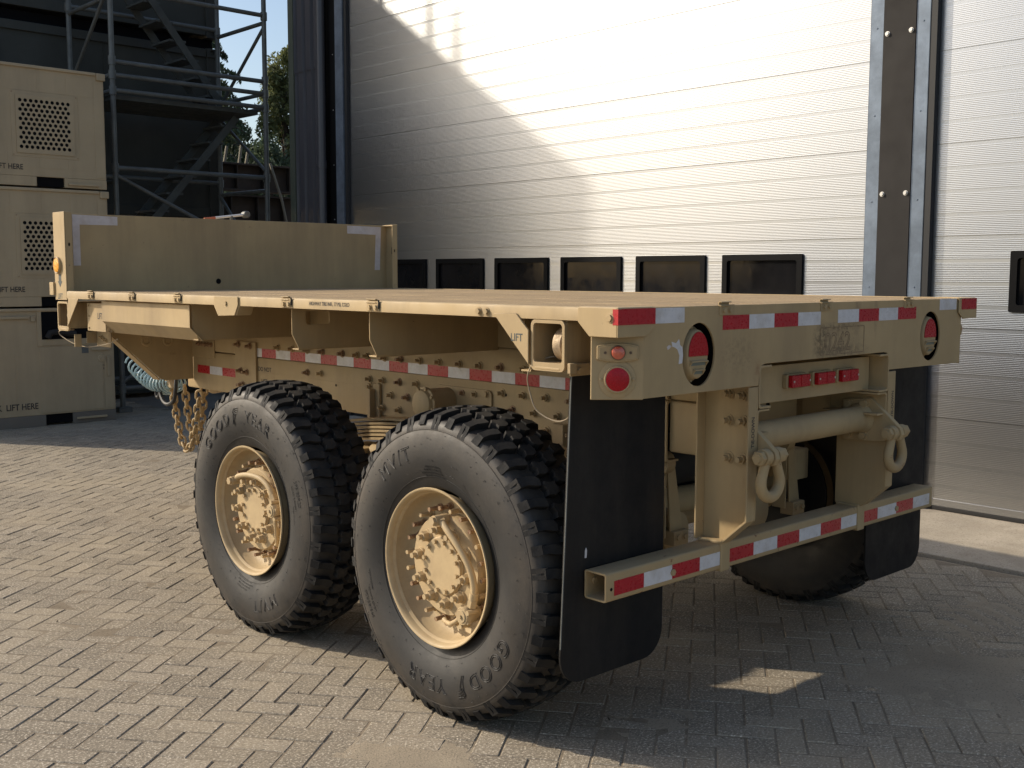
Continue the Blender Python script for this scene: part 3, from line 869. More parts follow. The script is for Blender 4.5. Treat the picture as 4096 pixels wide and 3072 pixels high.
# ---- composite tail lamps behind the oval holes
def tail_lamp(cx, cz):
    y0 = 0.030
    hs = MB()
    n = 36
    def ring(rx, rz, y, oz=0.0): return [(cx + rx * math.cos(2 * PI * k / n), y, cz + oz + rz * math.sin(2 * PI * k / n)) for k in range(n)]
    rows = [ring(0.066, 0.088, y0 + 0.06), ring(0.072, 0.094, y0 + 0.012), ring(0.072, 0.094, y0 + 0.006), ring(0.060, 0.084, y0 - 0.006), ring(0.058, 0.082, y0 - 0.022), ring(0.053, 0.077, y0 - 0.027)]
    vs = [p for r in rows for p in r]; fs = []
    for i in range(len(rows) - 1):
        for k in range(n):
            k2 = (k + 1) % n; fs.append((i * n + k, i * n + k2, (i + 1) * n + k2, (i + 1) * n + k))
    fs.append(tuple((len(rows) - 1) * n + k for k in range(n)))
    hs.add(vs, fs)
    t = part(hs, 'tail_lamp', tan, 0.0)
    # red lens: upper half of the oval
    poly = []
    for k in range(25):
        a = math.radians(-8 + 196 * k / 24)
        poly.append((cx + 0.0515 * math.cos(a), cz + 0.004 + 0.0715 * math.sin(a)))
    b = MB(); b.prism(poly, 1, y0 - 0.031, y0 - 0.0272)
    b.build('lens', M['red_lens'], t, 35, 0.0025)
    # blackout louvres
    for k, (zz, hw) in enumerate(((-0.024, 0.043), (-0.053, 0.026))):
        zc = cz + zz
        b = MB()
        b.prism([(y0 - 0.027, zc + 0.006), (y0 - 0.039, zc + 0.002), (y0 - 0.039, zc - 0.001), (y0 - 0.027, zc + 0.001)], 0, cx - hw, cx + hw)
        for s in (-1, 1):
            b.prism([(y0 - 0.0272, zc + 0.002), (y0 - 0.0385, zc + 0.0005), (y0 - 0.0272, zc - 0.016)], 0, cx + s * hw - 0.002, cx + s * hw + 0.002)
        b.build('louvre', tan, t, 35)
        MB().box(cx - hw + 0.003, cx + hw - 0.003, y0 - 0.0282, y0 - 0.0272, zc - 0.013, zc).build('blackout_lens', M['grey_lens'], t, None)
    for a in (95, 190, 265, 350):
        r = math.radians(a)
        MB().hexbolt((cx + 0.0655 * math.cos(r), y0 + 0.003, cz + 0.0895 * math.sin(r)), (0, -1, 0), 0.0055, 0.008).build('bolt', tan, t)
    return t
tail_lamp(0.406, 1.370)
tail_lamp(2.030, 1.372)
for cx in (0.407, W - 0.412):   # dark tray behind each lamp
    b = MB(); b.box(cx - 0.115, cx + 0.115, 0.125, 0.13, 1.25, 1.48); b.box(cx - 0.118, cx - 0.114, 0.012, 0.13, 1.25, 1.48); b.box(cx - 0.118, cx + 0.118, 0.012, 0.13, 1.482, 1.486)
    b.box(cx + 0.114, cx + 0.118, 0.012, 0.13, 1.25, 1.48)
    b.build('lamp_housing', M['dark'], T, None)

# ---- rubber edge hooks (bent clip plates with two bolts)
def edge_hook(a, frame, z=1.534, flip=1, s=1.0):
    h = empty('edge_hook', (0, 0, 0), T)
    b = MB()
    if frame == 'rear':
        b.box(a, a + 0.085, -0.0035, -0.0003, 1.497, 1.533)
        b.build('hook_plate', tan, h, 40, 0.0015)
        b = MB().tube([(a + 0.004, 0.004 - 0.009, 1.528), (a + 0.004, -0.010, 1.540), (a + 0.004, -0.002, 1.545)], 0.003, 6)
        prof = []
        for k in range(11):
            t = math.radians(-130 + 27 * k); prof.append((-0.004 + 0.0085 * math.cos(t), 1.536 + 0.0085 * math.sin(t)))
        for k in range(11):
            t = math.radians(-130 + 27 * (10 - k)); prof.append((-0.004 + 0.006 * math.cos(t), 1.536 + 0.006 * math.sin(t)))
        b = MB().prism(prof, 0, a, a + 0.058)
        b.build('hook_curl', tan, h, 40)
        for q in (0.022, 0.056):
            MB().hexbolt((a + q, -0.0035, 1.513), (0, -1, 0), 0.0085, 0.008).build('bolt', tan, h)
    else:
        b.box(-0.0036, -0.0004, a - 0.03, a + 0.05, 1.491, 1.529)
        b.build('hook_plate', tan, h, 40, 0.0015)
        prof = []
        for k in range(11):
            t = math.radians(-130 + 27 * k); prof.append((-0.003 + 0.0085 * math.cos(t), 0.0085 * math.sin(t)))
        for k in range(11):
            t = math.radians(-130 + 27 * (10 - k)); prof.append((-0.003 + 0.0055 * math.cos(t), 0.0055 * math.sin(t)))
        vs = [(p[0], 1.530 + p[1]) for p in prof]
        b = MB().prism(vs, 1, a - 0.012, a + 0.05)
        b.build('hook_curl', tan, h, 40)
        for q in (-0.012, 0.028):
            MB().hexbolt((-0.0036, a + q, 1.505), (-1, 0, 0), 0.0095, 0.010).build('bolt', tan, h)
        MB().box(-0.0042, -0.0037, a - 0.034, a - 0.024, 1.50, 1.534).build('slot', M['dark'], h, None)
    return h
for a in (0.513, 1.144, 1.786): edge_hook(a, 'rear')
for a in (3.96, 3.425, 2.90, 1.885, 1.255): edge_hook(a, 'side')
for yy in (0.643, 0.602):
    part(MB().hexbolt((0.0, yy, 1.506), (-1, 0, 0), 0.011, 0.011), 'bolt', tan, 0.0)
# hexagonal drop bracket under the rail
b = MB().prism([(2.531, 1.529), (2.305, 1.529), (2.305, 1.492), (2.338, 1.443), (2.490, 1.437), (2.531, 1.487)], 0, -0.008, -0.001)
b.prism([(2.305, 1.527), (2.305, 1.492), (2.338, 1.443), (2.330, 1.443), (2.297, 1.492), (2.297, 1.527)], 0, -0.002, 0.075)
part(b, 'drop_bracket', tan, 0.002)
part(MB().hexbolt((-0.008, 2.415, 1.497), (-1, 0, 0), 0.011, 0.006, washer=False), 'bolt', tan, 0.0)

# ---- rear lifting box and its gusset
def lift_box(y0, y1, z0, z1, fx=0.002, name='lift_box'):
    lb = empty(name, (0.02, (y0 + y1) / 2, z0), T)
    th = 0.012
    o = plate('box_rim', [rrect(y0, y1, z0, z1, 0.02), rrect(y0 + th, y1 - th, z0 + th + 0.016, z1 - th, 0.012)], 0.012, 'yz', fx + 0.006, tan, lb, 0.002)
    b = MB()
    b.box(fx + 0.0125, 0.70, y0 + 0.001, y0 + 0.009, z0 + 0.02, z1 - 0.003)
    b.box(fx + 0.0125, 0.70, y1 - 0.009, y1 - 0.001, z0 + 0.02, z1 - 0.003)
    b.box(fx + 0.0125, 0.70, y0 + 0.001, y1 - 0.001, z1 - 0.009, z1 - 0.001)
    b.box(fx + 0.0125, 0.70, y0 + 0.001, y1 - 0.001, z0 + 0.016, z0 + 0.026)
    b.box(0.25, 0.255, y0 + 0.009, y1 - 0.009, z0 + 0.026, z1 - 0.009)
    b.build('box_tube', M['tan_grime'], lb, 40, 0.002)
    yc, zc = (y0 * 0.58 + y1 * 0.42), (z0 + z1) / 2 + 0.002
    b = MB().lathe([(yc - 0.021, 0.022), (yc - 0.021, 0.052), (yc - 0.017, 0.056), (yc + 0.017, 0.056), (yc + 0.021, 0.052), (yc + 0.021, 0.022)], 40, 1, True, c=(0.085, 0, zc))
    b.build('roller', M['roller'], lb, 40)
    MB().box(fx - 0.001, fx + 0.02, y0 + 0.02, y1 - 0.02, z0 + 0.004, z0 + 0.014).build('weld_bar', M['tan_rust'], lb, 40, 0.003)
    return lb
lift_box(0.229, 0.386, 1.317, 1.486)
g = MB().prism([(0.562, 1.4865), (0.448, 1.502), (0.388, 1.449), (0.3875, 1.337), (0.40, 1.337), (0.505, 1.458), (0.562, 1.4865)][:6], 0, -0.007, -0.001)
part(MB().prism([(0.562, 1.501), (0.450, 1.504), (0.3885, 1.450), (0.3885, 1.336)], 0, -0.0075, -0.0012), 'gusset', tan, 0.002)
place('stencil_lettering', text_mesh('stencil_lettering', 'LIFT', 0.036, M['stencil_grey'], lambda a, b, t: (-0.0080 + t * 0.2, 0.474 - a, 1.4115 + b), stretch=0.90), T)
# rear of the box: fender arm and bracket that carries the mud flap
b = MB(); b.box(0.016, 0.72, 0.214, 0.2215, 1.305, 1.345); b.box(0.0, 0.03, 0.2, 0.214, 1.315, 1.349)
part(b, 'flap_arm', tan, 0.002)
part(MB().hexbolt((0.055, 0.214, 1.323), (0, -1, 0), 0.011, 0.009), 'bolt', tan, 0.0)
b = MB(); b.box(W - 0.72, W - 0.016, 0.214, 0.2215, 1.305, 1.345); part(b, 'flap_arm', tan, 0.002)
# wire lanyard hanging from the box
pts = [(0.09, 0.345, 1.358), (0.07, 0.362, 1.357), (0.05, 0.418, 1.336), (0.045, 0.438, 1.31), (0.045, 0.446, 1.278), (0.05, 0.440, 1.237), (0.05, 0.414, 1.183), (0.055, 0.370, 1.156), (0.06, 0.322, 1.145), (0.06, 0.284, 1.152), (0.06, 0.26, 1.17), (0.06, 0.245, 1.22), (0.06, 0.240, 1.30)]
MB().tube(smooth_path(pts), 0.0024, 6).build('lanyard', M['steel_wire'], T)

# ---- headboard
for sx in (0, 1):
    X = lambda x: x if sx == 0 else W - x
    b = MB()
    sy0, sy1, zt = 4.327, 4.50, 1.997
    b.box(min(X(0), X(0.006)), max(X(0), X(0.006)), sy0, sy1, 1.477, zt)
    part(b, 'post_side', tan, 0.002)
    plate('post_flange', [[(X(0.0065), 1.5255), (X(0.0065), zt - 0.001), (X(0.045), zt - 0.004), (X(0.045), 1.5255)], ell(X(0.026), 1.805, 0.006, 0.011, 14)], 0.006, 'xz', 4.330, tan, T, 0.001)
    MB().box(min(X(0.008), X(0.044)), max(X(0.008), X(0.044)), 4.338, 4.34, 1.78, 1.83).build('slot_backing', M['dark'], T, None)
part(MB().box(0.0065, W - 0.0065, 4.455, 4.461, 1.488, 1.992), 'headboard_panel', tan, 0.0015)
part(MB().box(0.0065, W - 0.0065, 4.4605, 4.50, 1.986, 1.992), 'headboard_top_lip', tan, 0.0015)
part(MB().prism([(W - 0.0065, 4.4548), (W - 0.0065, 4.345), (W - 0.05, 4.4548)], 2, 1.985, 1.989), 'corner_gusset', tan, 0.001)
MB().cyl((1.055, 4.4560, 1.585), (1.055, 4.4545, 1.585), 0.018, 20).build('drain_hole', M['dark'], T)
yp = 4.4542
for loops in ([[(0.098, 1.682), (0.098, 1.988), (0.378, 1.982), (0.378, 1.930), (0.142, 1.928), (0.142, 1.682)]],
              [[(2.085, 1.982), (2.385, 1.980), (2.372, 1.664), (2.325, 1.664), (2.337, 1.922), (2.085, 1.926)]]):
    plate('headboard_tape', loops, 0.0012, 'xz', yp, M['faded_tape'], T)
# amber side marker on the left post
am = part(MB().lathe([(0.0, 0.05), (-0.014, 0.05), (-0.016, 0.047), (-0.012, 0.043)], 32, 0, c=(0, 4.437, 1.683)), 'side_marker', tan, 0.0)
MB().lathe([(-0.010, 0.0425), (-0.015, 0.040), (-0.018, 0.026), (-0.019, 0.004)], 32, 0, c=(0, 4.437, 1.683)).build('lens', M['amber_lens'], am)
MB().prism([(4.439, 1.629), (4.401, 1.629), (4.401, 1.588), (4.386, 1.588), (4.420, 1.553), (4.454, 1.588), (4.439, 1.588)], 0, -0.0009, -0.0002).build('stencil_arrow', M['stencil_grey'], T, None)
place('stencil_lettering', text_mesh('stencil_lettering', 'LIFT', 0.046, M['stencil_grey'], lambda a, b, t: (-0.0006 + t * 0.2, 4.462 - a, 1.484 + b), stretch=0.9), T)
place('stencil_lettering', text_mesh('stencil_lettering', 'HIGHWAY TIRE INFL. 77 PSI, COLD', 0.022, M['stencil'], lambda a, b, t: (-0.0006 + t * 0.2, 1.722 - a, 1.5035 + b), stretch=0.86), T)
lift_box(4.322, 4.486, 1.294, 1.468)
part(MB().prism([(4.294, 1.488), (4.142, 1.489), (4.318, 1.318)], 0, -0.0065, -0.001), 'gusset', tan, 0.002)
part(MB().box(-0.012, 0.004, 4.50, 4.56, 1.505, 1.582), 'post_tab', tan, 0.002)
# small front left valve bracket under the gusset
b = MB(); b.box(0.16, 0.166, 4.10, 4.30, 1.20, 1.46); b.box(0.10, 0.165, 4.30, 4.306, 1.22, 1.29); b.box(0.03, 0.07, 4.305, 4.315, 1.20, 1.275)
part(b, 'hose_bracket', M['tan_grime'], 0.002)
MB().tube(smooth_path([(0.05, 4.36, 1.30), (0.02, 4.50, 1.29), (0.03, 4.52, 1.26), (0.06, 4.40, 1.215), (0.09, 4.27, 1.20), (0.12, 4.06, 1.225), (0.14, 3.95, 1.26)]), 0.003, 6).build('lanyard', M['steel_wire'], T)
for k in range(3):
    MB().hexbolt((0.158, 4.16 + 0.03 * k, 1.24 + 0.01 * k), (-1, 0, 0), 0.008, 0.012, (0.004, 0.01)).build('bolt', M['tan_grime'], T)

# ---- outrigger plates below the deck
def outrigger(y, hole=False, x1=0.742):
    lp = [[(0.046, 1.486), (0.046, 1.372), (0.080, 1.306), (x1, 1.302), (x1, 1.486)]]
    if hole: lp.append(rrect(0.117, 0.240, 1.411, 1.470, 0.012))
    plate('outrigger', lp, 0.006, 'xz', y + 0.003, tan, T, 0.0015)
    part(MB().box(0.081, x1, y + 0.0062, y + 0.055, 1.300, 1.306), 'outrigger_flange', tan, 0.001)
    plate('outrigger', [[(W - p[0], p[1]) for p in lp[0]]], 0.006, 'xz', y + 0.003, tan, T, 0.0015)
outrigger(1.355); outrigger(1.932, True); outrigger(2.86); outrigger(3.89); outrigger(0.46)
# long bent skirt on the front half
b = MB()
b.prism([(0.030, 1.480), (0.030, 1.366), (0.100, 1.297), (0.104, 1.300), (0.0345, 1.369), (0.0345, 1.480)], 1, 2.852, 3.905)
part(b, 'side_skirt', tan, 0.002)
b = MB().box(0.050, 0.055, 3.906, 4.16, 1.303, 1.464); part(b, 'skirt_extension', tan, 0.0015)
for zz in (1.45, 1.39, 1.32):
    part(MB().hexbolt((0.05, 4.135, zz), (-1, 0, 0), 0.006, 0.005, washer=False), 'rivet', tan, 0.0)
place('stencil_lettering', text_mesh('stencil_lettering', 'LIFT', 0.05, M['stencil'], lambda a, b, t: (0.0495 + t * 0.2, 4.015 - a, 1.375 + b), stretch=0.8), T)

# ---- frame rails
FX = 0.7405
def c_channel(x, s, z0, z1, y0, y1, th=0.008, fl=0.075, r=0.012):
    """x outer web face; s=+1 flanges point to +x"""
    pts = [(0, z0 + r), (r * 0.3, z0 + r * 0.3), (r, z0), (fl, z0), (fl, z0 + th), (r + th * 0.4, z0 + th), (th, z0 + r + th * 0.4),
           (th, z1 - r - th * 0.4), (r + th * 0.4, z1 - th), (fl, z1 - th), (fl, z1), (r, z1), (r * 0.3, z1 - r * 0.3), (0, z1 - r)]
    return MB().prism([(x + s * p[0], p[1]) for p in pts], 1, y0, y1)
for s, x in ((1, FX + 0.0195), (-1, W - FX - 0.0195)):
    pass
for s, x0 in ((1, 0.7405), (-1, W - 0.7405)):
    part(c_channel(x0 + s * 0.0185, s, 1.157, 1.312, -0.0005, 0.40), 'frame_rail_end', tan, 0.001)
    part(c_channel(x0, s, 1.157, 1.312, 0.401, 4.25), 'upper_frame_rail', tan, 0.001)
    part(c_channel(x0 + s * 0.0185, s, 0.955, 1.154, 0.262, 0.40), 'frame_rail_end', tan, 0.001)
    part(c_channel(x0 + s * 0.0185, s, 1.06, 1.154, 0.005, 0.261), 'frame_rail_end', tan, 0.001)
    part(c_channel(x0 + s * 0.0, s, 0.915, 1.154, 0.401, 4.30), 'lower_frame_rail', tan, 0.001)
    part(MB().box(min(x0 - s * 0.004, x0 + s * 0.07), max(x0 - s * 0.004, x0 + s * 0.07), 0.05, 4.3, 1.313, 1.487), 'deck_bearer', tan, 0.002)
part(MB().box(0.7375, 0.7400, 2.345, 3.43, 1.06, 1.066), 'frame_lip', tan, 0.0)
# reinforcement plate on the frame
part(MB().box(0.7345, 0.7403, 0.42, 2.345, 0.93, 1.1535), 'frame_doubler', tan, 0.0015)
bp = [(0, y_, z_) for y_, z_ in ((2.565, 1.22), (2.433, 1.22), (2.343, 1.22), (2.194, 1.22), (2.062, 1.22), (1.912, 1.222), (1.767, 1.223), (1.48, 1.224), (1.338, 1.225), (1.187, 1.226),
      (0.72, 1.226), (1.62, 1.223), (2.75, 1.22), (2.9, 1.22), (3.05, 1.22), (3.2, 1.22),
      (2.902, 1.099), (2.768, 1.102), (2.345 - 0.03, 1.106), (2.202, 1.106), (2.069, 1.107), (1.93, 1.109), (2.283, 1.036), (2.136, 1.038), (2.005, 1.037), (2.204, 0.969), (2.071, 0.969),
      (1.495, 1.093), (1.582, 1.093), (1.323, 1.112), (1.187, 1.112), (1.047, 1.114), (1.256, 1.042), (1.118, 1.042), (0.976, 1.042), (1.042, 0.973), (0.90, 1.112), (0.83, 1.042), (0.90, 0.973), (3.55, 0.98), (3.62, 0.98))]
bm0 = MB().hexbolt((0, 0, 0), (-1, 0, 0), 0.0155, 0.014, (0.0085, 0.022)).mesh('frame_bolt', M['tan'], 40)
bm1 = MB().hexbolt((0, 0, 0), (-1, 0, 0), 0.0155, 0.014, (0.0085, 0.022)).mesh('frame_bolt', M['bolt'], 40)
for k, (_, y_, z_) in enumerate(bp):
    base = 0.7345 if (z_ < 1.15 and y_ < 2.345) else 0.7405
    o = place('frame_bolt', bm0 if k % 4 else bm1, T); o.location = (base, y_, z_); o.rotation_euler = (k * 1.3, 0, 0)
for y_, z_ in ((1.40, 1.098), (1.30, 1.105), (1.62, 1.0), (2.62, 1.05)):
    MB().cyl((0.7343, y_, z_), (0.7335, y_, z_), 0.007, 10).build('bolt_hole', M['dark'], T)
# hanger plates towards the front
b = MB().box(0.727, 0.7395, 3.43, 3.668, 0.93, 1.238); part(b, 'spring_hanger', tan, 0.002)
for y_, z_ in ((3.62, 1.22), (3.49, 1.215), (3.60, 1.065), (3.53, 1.06), (3.58, 0.985), (3.50, 0.98)):
    o = place('frame_bolt', bm1, T); o.location = (0.727, y_, z_)
place('stencil_lettering', text_mesh('stencil_lettering', 'DO NOT', 0.036, M['stencil'], lambda a, b, t: (0.7395 + t * 0.2, 3.425 - a, 1.075 + b), stretch=1.0), T)
place('stencil_lettering', text_mesh('stencil_lettering', 'LIFT', 0.036, M['stencil'], lambda a, b, t: (0.7395 + t * 0.2, 3.39 - a, 1.005 + b), stretch=1.0), T)
b = MB().box(0.735, 0.7403, 3.935, 4.24, 1.118, 1.226); part(b, 'hanger_plate', tan, 0.002)
for k in range(5):
    part(MB().hexbolt((0.735, 3.97 + 0.04 * k, 1.20), (-1, 0, 0), 0.012, 0.014, (0.006, 0.008)), 'bolt', M['bolt'], 0.0)
# broad front gusset plates facing rearwards, with a bright bent flange along the sloping edge
lp = [[(0.196, 1.290), (0.520, 0.983), (0.560, 0.974), (0.738, 0.974), (0.738, 1.302), (0.22, 1.304)]]
for xa_ in (0.500, 0.580): MB().prism(rrect(xa_, xa_ + 0.052, 1.132, 1.144, 0.0055, 3), 1, 4.2165, 4.2178).build('pressed_slot', M['tan_grime'], T, None)
for sx in (0, 1):
    X = (lambda x: x) if sx == 0 else (lambda x: W - x)
    plate('front_gusset', [[(X(p[0]), p[1]) for p in l_] for l_ in lp], 0.008, 'xz', 4.222, tan, T, 0.0015)
    b = MB().prism([(X(0.196), 1.290), (X(0.520), 0.983), (X(0.516), 0.976), (X(0.189), 1.286)], 1, 4.2265, 4.31)
    part(b, 'gusset_flange', tan, 0.001)
    if sx == 0:
        for cx_, cz_ in ((0.433, 1.226), (0.575, 1.222)):
            rg_ = MB().lathe([(4.2175, 0.036), (4.2140, 0.033), (4.2140, 0.022), (4.2175, 0.019)], 28, 1, c=(cx_, 0, cz_)); rg_.f = rg_.f[:-2]; part(rg_, 'pressed_ring', tan, 0.0)
part(MB().box(0.76, W - 0.76, 4.26, 4.32, 0.93, 1.15), 'front_crossmember', tan, 0.004)
b = MB(); b.tube([(0.90, 4.25, 1.0), (1.45, 5.3, 0.80)], 0.06, 14); b.tube([(W - 0.80, 4.25, 1.0), (1.45, 5.3, 0.80)], 0.06, 14)
part(b, 'drawbar', tan, 0.0)
b = MB().tube([(1.45 + 0.06 * math.cos(2 * PI * k / 20), 5.38 + 0.06 * math.sin(2 * PI * k / 20), 0.80) for k in range(20)], 0.022, 10, closed=True); part(b, 'towing_eye', M['tan_rust'], 0.0)
part(MB().tube([(1.60, 4.80, 0.95), (1.60, 4.80, 0.03)], 0.03, 12), 'landing_leg', tan, 0.0)
part(MB().box(1.5, 1.7, 4.70, 4.90, 0.0, 0.03), 'landing_foot', tan, 0.004)

# air hose coils and the black gladhand hose
def helix(p0, p1, r, turns, sag, n=14):
    p0, p1 = Vector(p0), Vector(p1); d = (p1 - p0).normalized(); e = d.cross(Vector((0, 0, 1))).normalized(); g_ = e.cross(d)
    out = []
    N = int(turns * n)
    for k in range(N + 1):
        t = k / N; a = 2 * PI * turns * t
        out.append(p0.lerp(p1, t) + Vector((0, 0, -sag * math.sin(PI * t))) + (e * math.cos(a) + g_ * math.sin(a)) * r)
    return out
MB().tube(helix((0.95, 5.56, 0.985), (0.95, 4.92, 0.895), 0.062, 13, 0.07), 0.0075, 7).build('coiled_air_hose', M['teal'], T)
MB().tube(helix((1.01, 5.50, 0.965), (1.0, 4.95, 0.88), 0.060, 10, 0.08), 0.0075, 7).build('coiled_air_hose', M['teal'], T)
MB().tube(smooth_path([(0.95, 5.02, 0.92), (0.94, 5.12, 0.88), (0.93, 5.16, 0.80), (0.93, 5.14, 0.765), (0.93, 5.10, 0.80), (0.93, 5.03, 0.90)]), 0.013, 8).build('black_hose', M['black'], T)
MB().tube(smooth_path([(0.94, 5.06, 0.93), (0.93, 5.10, 0.82), (0.92, 5.04, 0.75), (0.92, 4.96, 0.73), (0.92, 4.87, 0.77), (0.92, 4.84, 0.86), (0.93, 4.85, 0.94)]), 0.014, 8).build('black_hose', M['black'], T)
# safety chains: every link a piece
def link_mesh(l, w_, r, m):
    pts = []
    for k in range(20):
        t = 2 * PI * k / 20
        pts.append((w_ / 2 * math.sin(t), 0, (l / 2 - w_ / 2) * (1 if math.cos(t) > 0 else -1) + w_ / 2 * math.cos(t)))
    return MB().tube(pts, r, 8, closed=True).mesh('chain_link', m, 60)
LK = link_mesh(0.066, 0.043, 0.0085, M['tan_rust'])
def chain(pts, name='safety_chain'):
    c_ = empty(name, pts[0], T)
    P_ = [Vector(p) for p in pts]
    # resample
    d = 0.050; out = [P_[0].copy()]; rest = d
    for a, b_ in zip(P_[:-1], P_[1:]):
        seg = (b_ - a).length; t = rest
        while t < seg: out.append(a.lerp(b_, t / seg)); t += d
        rest = t - seg
    inv = root_inv(c_)
    for k in range(len(out) - 1):
        dd = (out[k + 1] - out[k]); mid = (out[k] + out[k + 1]) / 2
        q = dd.to_track_quat('Z', 'X').to_matrix().to_4x4() @ Matrix.Rotation(PI / 4 + (PI / 2 if k % 2 else 0), 4, 'Z')
        o = bpy.data.objects.new('chain_link', LK); COL.objects.link(o); o.parent = c_; o.matrix_parent_inverse = inv
        o.matrix_basis = Matrix.Translation(mid) @ q
    return c_
def cat(p0, p1, sag, n=24):
    p0, p1 = Vector(p0), Vector(p1)
    return [p0.lerp(p1, k / n) + Vector((0, 0, -sag * 4 * (k / n) * (1 - k / n))) for k in range(n + 1)]
chain(cat((0.95, 4.95, 0.84), (0.95, 4.55, 0.88), 0.43))
chain(cat((1.00, 4.87, 0.86), (1.02, 4.62, 0.88), 0.40))
part(MB().tube([(0.95, 5.0, 0.90), (0.95, 4.93, 0.83)], 0.03, 8), 'chain_anchor', M['tan_rust'], 0.0)

# ---- lamp bar across the frame
part(MB().box(0.84, 1.655, 0.075, 0.083, 1.160, 1.298), 'lamp_bar', tan, 0.002)
part(MB().box(0.84, 1.655, 0.0835, 0.14, 1.160, 1.168), 'lamp_bar_flange', tan, 0.002)
for x0 in (1.018, 1.197, 1.374):
    lm = part(MB().prism(rrect(x0, x0 + 0.145, 1.207, 1.262, 0.008, 3), 1, 0.056, 0.0747), 'identification_lamp', tan, 0.002)
    bx = MB().prism([(x0 + 0.010 - 0.0, 1.211), (x0 + 0.134, 1.211), (x0 + 0.134, 1.258), (x0 + 0.010, 1.258)], 1, 0.036, 0.0558)
    bx.build('lens', M['red_lens'], lm, 35, 0.004)
    MB().box(x0 + 0.070, x0 + 0.0735, 0.0345, 0.037, 1.213, 1.256).build('lens_rib', M['red_lens'], lm, None)
    for q in (0.0195, 0.127):
        MB().cyl((x0 + q, 0.036, 1.2345), (x0 + q, 0.0335, 1.2345), 0.0042, 10).build('screw', M['zinc'], lm)

# ---- vertical bumper brackets
def bracket(sx):
    X = (lambda x: x) if sx == 0 else (lambda x: W - x)
    xw0, xw1 = X(0.7485), X(0.7565)
    top = 1.238
    prof = [(0.0005, top), (0.0005, 0.755), (0.108, 0.658), (0.232, 0.658), (0.232, top)]
    b = MB().prism(prof, 0, min(xw0, xw1), max(xw0, xw1))
    # rear flange following the chamfered foot
    for seg in (((0.0005, top), (0.0005, 0.755)), ((0.0005, 0.755), (0.108, 0.658))):
        (ya, za), (yb, zb_) = seg
        d = Vector((yb - ya, zb_ - za)).normalized(); nn = Vector((-d.y, d.x)) * 0.008
        if nn.x < 0 and ya == yb: nn = -nn
        if ya != yb and nn.y < 0: nn = -nn
        pl = [(ya, za), (yb, zb_), (yb + nn.x, zb_ + nn.y), (ya + nn.x, za + nn.y)]
        b.prism(pl, 0, min(X(0.700), X(0.7486)), max(X(0.700), X(0.7486)))
    b.box(min(X(0.700), X(0.7486)), max(X(0.700), X(0.7486)), 0.224, 0.232, 0.658, top)
    t = part(b, 'bumper_bracket', tan, 0.002)
    for y_, z_ in ((0.121, 1.108), (0.056, 1.110), (0.117, 0.972), (0.055, 0.972), (0.120, 1.205), (0.061, 1.202)):
        s = -1 if sx == 0 else 1
        MB().hexbolt((X(0.7485) , y_, z_), (s, 0, 0), 0.017, 0.015, (0.0105, 0.022)).build('bolt', tan, t)
    x0 = 0.722 if sx == 0 else W - 0.7175
    me = text_mesh('stencil_lettering', 'TIE-DOWN', 0.026, M['stencil'], lambda a, b_, t_: ((0.736 if sx == 0 else W - 0.713) - b_, -0.0002 + t_ * 0.2, (1.020 if sx == 0 else 1.045) + a), stretch=0.85)
    place('stencil_lettering', me, t)
    return t
bracket(0); bracket(1)

